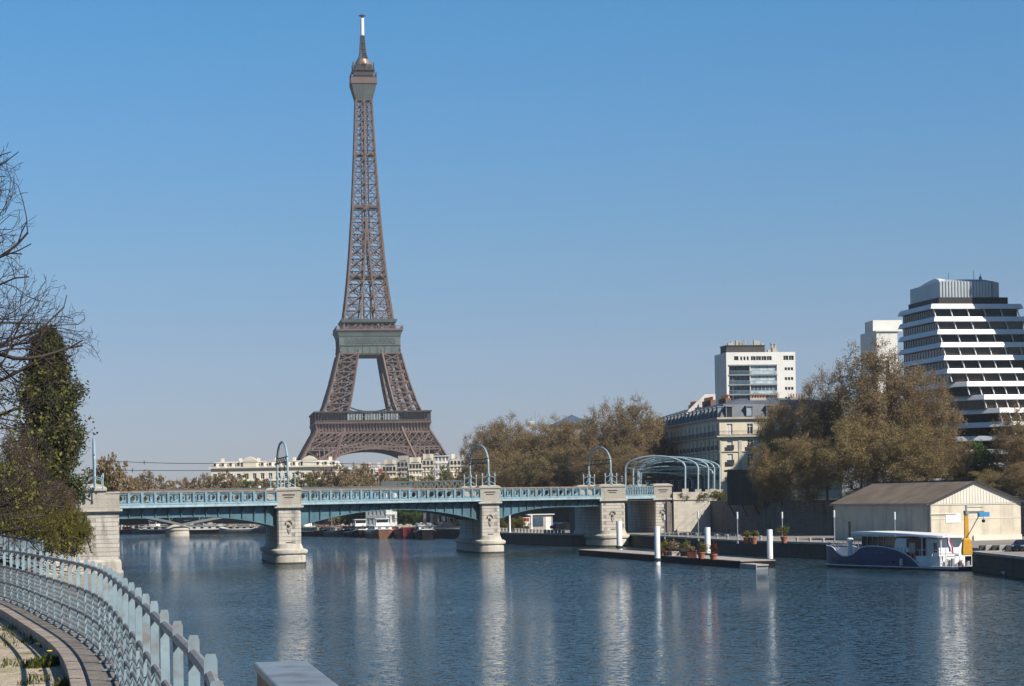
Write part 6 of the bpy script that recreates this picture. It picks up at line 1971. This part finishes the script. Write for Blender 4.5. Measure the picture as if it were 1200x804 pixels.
def tubes_mesh(name, segs, m, n=5):
    """segs: list of (p, q, r0, r1)"""
    S = np.array([(*p, *q, r0, r1) for p, q, r0, r1 in segs])
    p, q, r0, r1 = S[:, 0:3], S[:, 3:6], S[:, 6], S[:, 7]
    d = q - p; L_ = np.linalg.norm(d, axis=1)[:, None] + 1e-9; d = d / L_
    q = q + d * np.minimum(r1[:, None] * .4, L_ * .2)
    ref = np.where(np.abs(d[:, 2:3]) < .9, np.array([[0, 0, 1.]]), np.array([[1., 0, 0]]))
    a = np.cross(d, ref); a /= np.linalg.norm(a, axis=1)[:, None]; b = np.cross(d, a)
    t = np.arange(n) * 2 * np.pi / n
    ring = a[:, None, :] * np.cos(t)[None, :, None] + b[:, None, :] * np.sin(t)[None, :, None]
    V = np.concatenate([p[:, None, :] + ring * r0[:, None, None], q[:, None, :] + ring * r1[:, None, None]], axis=1)
    N = len(S); base = (np.arange(N) * 2 * n)[:, None, None]
    k = np.arange(n); k2 = (k + 1) % n
    F_ = np.stack([k, k2, k2 + n, k + n], axis=1)[None] + base
    me = bpy.data.meshes.new(name)
    me.vertices.add(N * 2 * n); me.vertices.foreach_set('co', V.reshape(-1))
    me.loops.add(N * n * 4); me.loops.foreach_set('vertex_index', F_.reshape(-1).astype(np.int32))
    me.polygons.add(N * n); me.polygons.foreach_set('loop_start', np.arange(0, N * n * 4, 4, dtype=np.int32))
    try: me.polygons.foreach_set('loop_total', np.full(N * n, 4, dtype=np.int32))
    except Exception: pass
    me.polygons.foreach_set('use_smooth', [True] * (N * n))
    me.materials.append(m); me.update(calc_edges=True)
    return me
def tree_meshes(key, seed, trunk_h, crown_z, rx, rz, n_attr, n_leaf, leaf, leaf_m, wood_m, spread=.9, twig=.022, rtip=.03, twigs=5, shell=.42, flat_bottom=.8, leaf_z=None):
    """unit tree: crown centre at crown_z, half width rx, half height rz (metres)"""
    g = np.random.default_rng(seed)
    dirs = g.normal(size=(7, 3)); ph = g.uniform(0, 6.28, 7)
    A = []
    while len(A) < n_attr:
        u = g.normal(size=3); u /= np.linalg.norm(u)
        lob = 1 + .08 * sum(math.sin(3.1 * float(u @ dirs[i]) + ph[i]) for i in range(7)) / 2.0
        r = g.random() ** shell * min(max(lob, .68), 1.2)
        if u[2] < 0: r *= flat_bottom
        A.append((u[0] * rx * r, u[1] * rx * r, crown_z + u[2] * rz * r))
    A = np.array(A)
    nodes = []; par = []
    k = 7
    top = crown_z + rz * .25
    lean = g.normal(size=2) * .35
    for i in range(k + 1):
        z = trunk_h + (top - trunk_h) * max(0, (i - 3)) / (k - 3) if i > 3 else trunk_h * i / 3
        nodes.append((lean[0] * (z / top) ** 2, lean[1] * (z / top) ** 2, z)); par.append(i - 1)
    order = np.argsort(np.linalg.norm(A - np.array([0, 0, trunk_h + .5]), axis=1))
    tips = []
    for i in order:
        a = A[i]; Nn = np.array(nodes)
        d = np.linalg.norm(Nn - a, axis=1)
        pen = np.maximum(0, Nn[:, 2] - a[2] + .35 * np.linalg.norm(Nn[:, :2] - a[:2], axis=1)) * .9
        pen[:3] += 6
        j = int(np.argmin(d + pen))
        p = Nn[j]; L_ = d[j]
        m1 = p + (a - p) * .4 + np.array([0, 0, .1 * L_]) + g.normal(size=3) * .06 * L_
        m2 = p + (a - p) * .75 + np.array([0, 0, .06 * L_]) + g.normal(size=3) * .06 * L_
        b = j
        for q in (m1, m2, a): nodes.append(tuple(q)); par.append(b); b = len(nodes) - 1
        tips.append(b)
    w = np.zeros(len(nodes))
    for i in range(len(nodes) - 1, -1, -1):
        if w[i] == 0: w[i] = 1
        if par[i] >= 0: w[par[i]] += w[i]
    rad = rtip * w ** .47
    segs = [(nodes[par[i]], nodes[i], float(rad[par[i]] if par[i] >= 0 and rad[par[i]] < rad[i] * 2.2 else rad[i] * 1.3), float(rad[i])) for i in range(1, len(nodes))]
    trunk_m = None
    LP = []
    tw = []
    fine = [i for i in range(len(nodes)) if rad[i] < rtip * 3.2 and i > k]
    for i in fine:
        p = np.array(nodes[i])
        for _ in range(twigs if i in tips else twigs // 2):
            u = g.normal(size=3) + np.array([0, 0, .5]) + .6 * (p - np.array([0, 0, crown_z])) / max(rx, rz); u /= np.linalg.norm(u)
            L_ = g.uniform(.5, 1.35) * spread
            q = p + u * L_
            tw.append((p, q, twig, twig * .6)); LP.append((p, q))
            v = u + g.normal(size=3) * .6; v /= np.linalg.norm(v); s = p + u * L_ * .5
            q2 = s + v * L_ * .6; tw.append((s, q2, twig * .8, twig * .5)); LP.append((s, q2))
    LP = np.array([(*p, *q) for p, q in LP])
    sel = g.integers(0, len(LP), n_leaf); t = g.random(n_leaf)[:, None] ** .7
    P = LP[sel, :3] + (LP[sel, 3:] - LP[sel, :3]) * t * 1.1 + g.normal(size=(n_leaf, 3)) * spread * .17
    return tubes_mesh('trunk', segs, wood_m, 6), tubes_mesh('twigs', tw, M['twig_brown'], 3), leaf_mesh('crown', P, leaf, leaf_m, g)
M['twig_brown'] = paint('twig_brown', (.1, .07, .045), .95, .25, 1)
KIND = {
    'a': tree_meshes('a', 1, 4.5, 13.0, 7.0, 9.8, 430, 66000, .112, M['leaf_plane'], M['bark_pale'], 1.5, .018, .026, 4, .5, .9),
    'b': tree_meshes('b', 2, 4.0, 12.8, 7.5, 9.6, 440, 68000, .112, M['leaf_plane'], M['bark_pale'], 1.5, .018, .026, 4, .5, .9),
    'c': tree_meshes('c', 3, 4.0, 12.5, 6.5, 10.0, 400, 60000, .112, M['leaf_plane_red'], M['bark_pale'], 1.5, .018, .026, 4, .5, .9),
    'd': tree_meshes('d', 4, 2.5, 10.8, 7.0, 9.8, 400, 64000, .115, M['leaf_olive_brown'], M['bark_pale'], 1.5, .018, .026, 4, .5, .95),
    'e': tree_meshes('e', 5, 2.0, 6.3, 6.0, 6.2, 150, 11000, .26, M['leaf_plane'], M['bark'], 1.0, .03, .03, 4, .5, .95),
    'f': tree_meshes('f', 6, 2.0, 6.0, 6.5, 6.0, 150, 11000, .26, M['leaf_plane_red'], M['bark'], 1.0, .03, .03, 4, .5, .95),
    'g': tree_meshes('g', 7, 2.0, 6.0, 6.0, 6.2, 150, 11000, .26, M['leaf_olive'], M['bark'], 1.0, .03, .03, 4, .5, .95),
    'h': tree_meshes('h', 8, 1.2, 4.6, 4.6, 4.6, 140, 18000, .16, M['leaf_green'], M['bark'], 1.0, .02, .03, 4, .5, .95),
    's': tree_meshes('s', 9, .3, 1.5, 1.9, 1.5, 110, 12000, .06, M['leaf_yellow'], M['twig'], .45, .008, .01, 5, .5, .95),
    't': tree_meshes('t', 10, .3, 1.5, 1.9, 1.6, 110, 11000, .06, M['leaf_olive'], M['twig'], .45, .008, .01, 5, .5, .95),
    'w': tree_meshes('w', 11, .4, 2.2, 2.1, 2.2, 220, 2500, .045, M['leaf_plane_red'], M['twig'], .55, .011, .012, 9, .5, .9),
}
REF = {'a': (24, 7.4), 'b': (23.6, 7.9), 'c': (23.6, 6.9), 'd': (21.7, 7.4), 'e': (12.5, 6), 'f': (12, 6.5), 'g': (12.2, 6), 'h': (9.2, 4.6), 's': (3.1, 1.95), 't': (3.2, 1.95), 'w': (4.6, 2.2)}
rt = random.Random(77)
def tree(kind, px, pyt, Y, wpx, label, zb=TZ, name='tree', cat='tree', group=None, base_px=None):
    top = at(px, pyt, Y)
    h0, r0 = REF[kind]
    sz = (top.z - zb) / h0; sx = wpx / F * Y / 2 / r0
    t = thing(name, label, cat, (top.x, Y, zb), rt.uniform(0, 6.28), group)
    for me, nm in zip(KIND[kind], ('trunk', 'branches', 'crown')):
        o = link(nm, me, t); o.scale = (sx, sx, sz)
    return t
G1 = 'brown spring trees behind the right half of the bridge'
for a in [('c', 566, 497, 575, 62, 'leftmost brown tree of the row, rising right of the middle catenary arch'),
          ('a', 594, 488, 555, 78, 'brown round crowned tree second from the left end of the row'),
          ('b', 627, 494, 560, 80, 'brown tree below the thin flagpole behind the bridge'),
          ('a', 655, 489, 548, 76, 'brown tree just left of the glass roof tip'),
          ('c', 683, 488, 540, 72, 'reddish brown tree directly under the glass roof tip'),
          ('b', 712, 472, 515, 74, 'tall brown tree behind the catenary arch by the canopy'),
          ('a', 741, 467, 505, 78, 'tallest brown tree of the row beside the slate mansard'),
          ('c', 766, 492, 512, 46, 'brown tree touching the far end of the slate mansard'),
          ('d', 580, 522, 530, 70, 'low olive brown tree in front at the left end of the row'),
          ('d', 640, 520, 520, 84, 'low olive brown tree in front at the middle of the row'),
          ('b', 700, 515, 500, 80, 'lower brown tree in front beside the canopy arches'),
          ('d', 607, 508, 590, 80, 'brown tree at the back between the second and third crowns'),
          ('c', 735, 520, 488, 60, 'lower reddish tree just behind the canopy left leg')]:
    tree(*a, zb=6.5, group=G1)
G2 = 'brown plane trees above the warehouse'
for a in [('a', 914, 464, 402, 60, 'slender brown tree at the left end beside the apartment house corner'),
          ('d', 902, 515, 396, 60, 'low drooping brown tree hanging over the clad shed'),
          ('b', 967, 436, 396, 84, 'brown plane tree left of the tallest crown above the warehouse'),
          ('a', 1022, 402, 390, 120, 'tallest brown plane tree in front of the small pale office block'),
          ('b', 1083, 432, 386, 92, 'brown plane tree covering the left edge of the striped building'),
          ('c', 1118, 505, 378, 52, 'small brown tree at the foot of the striped building'),
          ('d', 945, 505, 384, 84, 'low olive brown tree left above the warehouse roof end'),
          ('d', 1008, 480, 378, 96, 'olive brown tree in front of the tallest crown'),
          ('d', 1066, 492, 374, 100, 'olive brown tree just above the warehouse ridge'),
          ('b', 1194, 476, 372, 72, 'brown tree at the right picture edge'),
          ('d', 1165, 548, 366, 66, 'low brown tree behind the warehouse gable'),
          ('c', 1196, 540, 362, 50, 'low reddish tree at the right picture edge behind the warehouse')]:
    tree(*a, zb=TZ - 1.5, group=G2)
tree('h', 1142, 519, 380, 62, 'fresh green bushy tree between the brown trees and the striped building', zb=TZ)
G3 = 'distant spring trees along the far bank'
far_t = [('f', 155, 559, 640, 40, 'brown tree next to the abutment skyline dip'), ('f', 173, 553, 680, 44, 'reddish brown dome shaped tree left of the pale palace'), ('e', 196, 561, 700, 40, 'low brown tree right of the reddish dome'),
         ('e', 218, 558, 720, 36, 'brown tree halfway between reddish dome and palace'), ('f', 240, 556, 720, 38, 'brown tree under the left end of the palace'), ('f', 263, 553, 715, 40, 'rounded brown tree before the left part of the palace'),
         ('g', 288, 560, 720, 38, 'yellowish tree before the palace left of the narrow catenary arch'), ('e', 312, 559, 720, 36, 'low brown tree at the foot of the narrow catenary arch'), ('g', 350, 556, 720, 40, 'yellowish tree right of the narrow catenary arch'),
         ('f', 374, 550, 730, 42, 'brown tree before the right end of the palace'), ('f', 398, 545, 725, 48, 'dark reddish brown tree below the left leg of the tower'), ('e', 424, 540, 740, 40, 'pale brown tree under the middle of the tower arch'),
         ('e', 446, 548, 735, 34, 'brown tree behind the red and white flag'), ('g', 470, 557, 745, 40, 'yellowish tree above the grey truss'), ('e', 498, 556, 745, 38, 'brown tree above the right part of the grey truss'),
         ('g', 520, 550, 745, 40, 'yellow green tree left of the middle catenary arch'), ('e', 544, 545, 735, 40, 'brown tree right behind the middle catenary arch'),
         ('e', 230, 566, 700, 60, 'low brown bush in front at the left of the palace'), ('g', 330, 566, 700, 60, 'low yellowish bush behind the narrow catenary arch'), ('f', 420, 560, 700, 60, 'low reddish bush in front of the tower arch')]
for a in far_t: tree(*a, zb=6.0, group=G3)
for a in [('e', 392, 592, 640, 34, 'dark tree behind the barges left of the glazed pavilion'), ('g', 414, 590, 630, 34, 'dark tree behind the barges touching the glazed pavilion'), ('h', 478, 588, 600, 34, 'green tree behind the dark red barge'), ('e', 540, 592, 590, 34, 'dark tree on the quay just left of the middle pier')]:
    tree(*a, zb=QZ, group='trees on the quay seen under the bridge')
tree('f', 128, 534, 430, 56, 'brown tree rising behind the domed abutment pedestal', zb=6.0)
tree('g', 112, 556, 395, 44, 'yellow green tree low behind the abutment beside the edge-on arch', zb=6.0)
# low shrubs on the terrace by the canopy
for k, (px, py, w, lab) in enumerate([(800, 577, 22, 'green shrub on the terrace between the first canopy posts'), (823, 577, 18, 'green shrub on the terrace by the middle canopy post'), (842, 575, 22, 'green shrub on the terrace left of the clad shed')]):
    tree('s', px, py, 438, w, lab, TZ, 'shrub', 'shrub')
tree('s', 607, 606, 480, 26, 'clipped green bush on the quay beyond the middle pier', QZ, 'shrub', 'shrub')
tree('t', 590, 608, 500, 16, 'small round bush right behind the middle pier', QZ, 'shrub', 'shrub')
# island shrubs
for a in [('s', 30, 585, 100, 62, 'yellow green bush behind the distant mesh fence'), ('s', 72, 592, 110, 46, 'yellow green bush in front of the stone abutment'),
          ('t', 8, 548, 105, 60, 'taller olive bush at the left picture edge'), ('t', 92, 600, 120, 30, 'small olive bush overhanging the abutment plinth'), ('s', 52, 604, 96, 40, 'low bright bush at the end of the mesh fence')]:
    tree(*a, zb=7.6, name='bush', cat='bush', group='bushes on the island before the abutment')
for a in [('w', 60, 562, 125, 74, 'leafless purplish brown shrub in front of the dark ivy tree'), ('w', 20, 500, 112, 70, 'leafless brown shrub at the left edge below the bare branches')]:
    tree(*a, zb=7.9, name='shrub', cat='shrub', group='leafless shrubs on the island')

tree('s', 86, 598, 205, 46, 'yellow green bush hanging down the bank at the abutment corner', 5.0, 'bush', 'bush', 'bushes on the island before the abutment')
tree('t', 60, 596, 190, 60, 'olive bush on the bank behind the bright bushes', 5.5, 'bush', 'bush', 'bushes on the island before the abutment')
# dark ivy covered tree: columnar, ragged
def ivy_tree():
    g = np.random.default_rng(31)
    Y = 150; top = at(56, 392, Y); b = at(62, 560, Y)
    zb = 7.5; H = top.z - zb
    t = thing('ivy_tree', 'dark green ivy covered tree standing above the leafless shrubs', 'tree', (b.x, Y, zb))
    segs = []; P = []
    tr = [(0, 0, 0), (-.1, 0, H*.3), (-.25, .1, H*.6), (-.36, 0, H*.95)]
    for p, q, r0, r1 in zip(tr[:-1], tr[1:], (.3, .24, .17), (.24, .17, .06)): segs.append((p, q, r0, r1))
    for i in range(420):
        s = g.random() ** .8
        z = H * (.12 + .86 * s)
        rr = float(np.interp(z / H, [.1, .47, .63, .8, .97], [2.2, 2.6, 2.7, 2.0, .65])) * (.9 + .15 * math.sin(z * 1.9 + 1))
        a = g.uniform(0, 6.28); L_ = rr * g.uniform(.45, 1.1)
        p = np.array([-.3 * z / H, 0, z]); q = p + np.array([math.cos(a) * L_, math.sin(a) * L_, g.uniform(.1, .9)])
        segs.append((p, q, .04, .012))
        n = 170
        P.append(p + (q - p) * (g.random((n, 1)) ** .6) + g.normal(size=(n, 3)) * np.array([.2, .2, .26]))
    for px_, py_, n in ((0, 0, 0),): pass
    link('trunk', tubes_mesh('trunk', segs, M['bark'], 5), t)
    link('crown', leaf_mesh('crown', np.concatenate(P), .1, M['leaf_dark'], g, .7), t)
ivy_tree()

# bare tree reaching in from the left
def bare_tree():
    r = random.Random(12)
    base = Vector((-15.6, 52, 7.6))
    t = thing('bare_tree', 'bare dark tree reaching into the picture from the left edge', 'tree', base)
    limbs, segs, leafp = [], [], []
    ez = [0, .4, 1.0, 2.4, 3.4, 4.5, 5.2, 5.9, 6.25, 7.0, 7.7, 8.2, 8.9, 9.6, 11.3]
    ex = [v + .5 for v in (4.4, 4.6, 4.5, 4.5, 4.7, 4.85, 4.4, 4.5, 4.8, 4.4, 4.1, 3.5, 3.7, 3.6, 3.2)]
    def grow(p, d, L_, rad, lev, bend):
        st = (.34, .34, .2, .12, .08)[lev - 1]
        n = max(3, int(L_ / st)); st = L_ / n
        for i in range(n):
            jt = (.13, .2, .26, .3, .3)[lev - 1]
            d = nrm(d + Vector((r.gauss(0, jt), r.gauss(0, jt), r.gauss(0, jt) + bend)))
            q = p + d * st
            if q.x > np.interp(q.z, ez, ex) + r.uniform(-.25, .1) or q.z > 11.2: return
            r0, r1 = rad * (1 - .7 * i / n), rad * (1 - .7 * (i + 1) / n)
            (limbs if lev < 2 else segs).append((tuple(p), tuple(q), r0, r1))
            if lev < 5 and r.random() < (.95, .85, .7, .4)[lev - 1]:
                side = nrm(d.cross(Vector((r.gauss(0, 1), r.gauss(0, 1), r.gauss(0, 1)))))
                nd = nrm(d * .8 + side * .75 + Vector((.05, 0, .14)))
                grow(q, nd, L_ * r.uniform(.3, .55), max(r1 * .62, .0075), lev + 1, .02)
            if lev >= 3 and r.random() < .05 and q.z < 6.0: leafp.append(tuple(q))
            p = q
    tk = [Vector((0, 0, 0)), Vector((.1, 0, 2.2)), Vector((.0, .2, 4.4)), Vector((.3, .1, 6.6)), Vector((.7, .2, 9.4))]
    for a, b, r0, r1 in zip(tk[:-1], tk[1:], (.32, .28, .23, .16), (.28, .23, .16, .06)): limbs.append((tuple(a), tuple(b), r0, r1))
    specs = []
    for q in range(30):
        k = .7 + 3.25 * q / 29
        if 1.2 < k < 2.75 and q % 2: continue
        up = np.interp(k, [.7, 1.6, 2.6, 3.3, 4], [.0, .1, .3, .8, 1.5])
        specs.append((k, (1, r.uniform(-.45, .45), up + r.uniform(-.12, .12)), np.interp(k, [.7, 2.6, 3.3, 4], [4.9, 5.3, 4.9, 3.6]) * r.uniform(.8, 1.05), r.uniform(.045, .09)))
    for k, dd, L_, rad in specs:
        i = int(k); f = k - i
        grow(tk[i].lerp(tk[min(4, i + 1)], f), nrm(Vector(dd)), L_, rad, 1, .0)
    link('trunk', tubes_mesh('trunk', limbs, M['bark'], 7), t)
    link('twigs', tubes_mesh('twigs', segs, M['twig'], 3), t)
    g = np.random.default_rng(5)
    P = np.array(leafp); P = np.repeat(P, 6, axis=0) + g.normal(size=(len(P) * 6, 3)) * .07
    link('young_leaves', leaf_mesh('young_leaves', P, .05, M['leaf_olive'], g, .6), t)
    print('bare', len(limbs), len(segs), len(leafp))
bare_tree()

# ------------------------------------------------------------------ air
m = bpy.data.materials.new('haze'); m.use_nodes = True
nt = m.node_tree; nt.nodes.clear()
out = nt.nodes.new('ShaderNodeOutputMaterial'); vol = nt.nodes.new('ShaderNodeVolumePrincipled')
vol.inputs['Color'].default_value = (.80, .88, 1.0, 1)
vol.inputs['Density'].default_value = .00005
vol.inputs['Anisotropy'].default_value = 0.0
nt.links.new(vol.outputs[0], out.inputs['Volume'])
hz = MB().box(-3900, 3900, -700, 5100, -3, 352).build('haze', m)
tag(hz, kind='stuff')
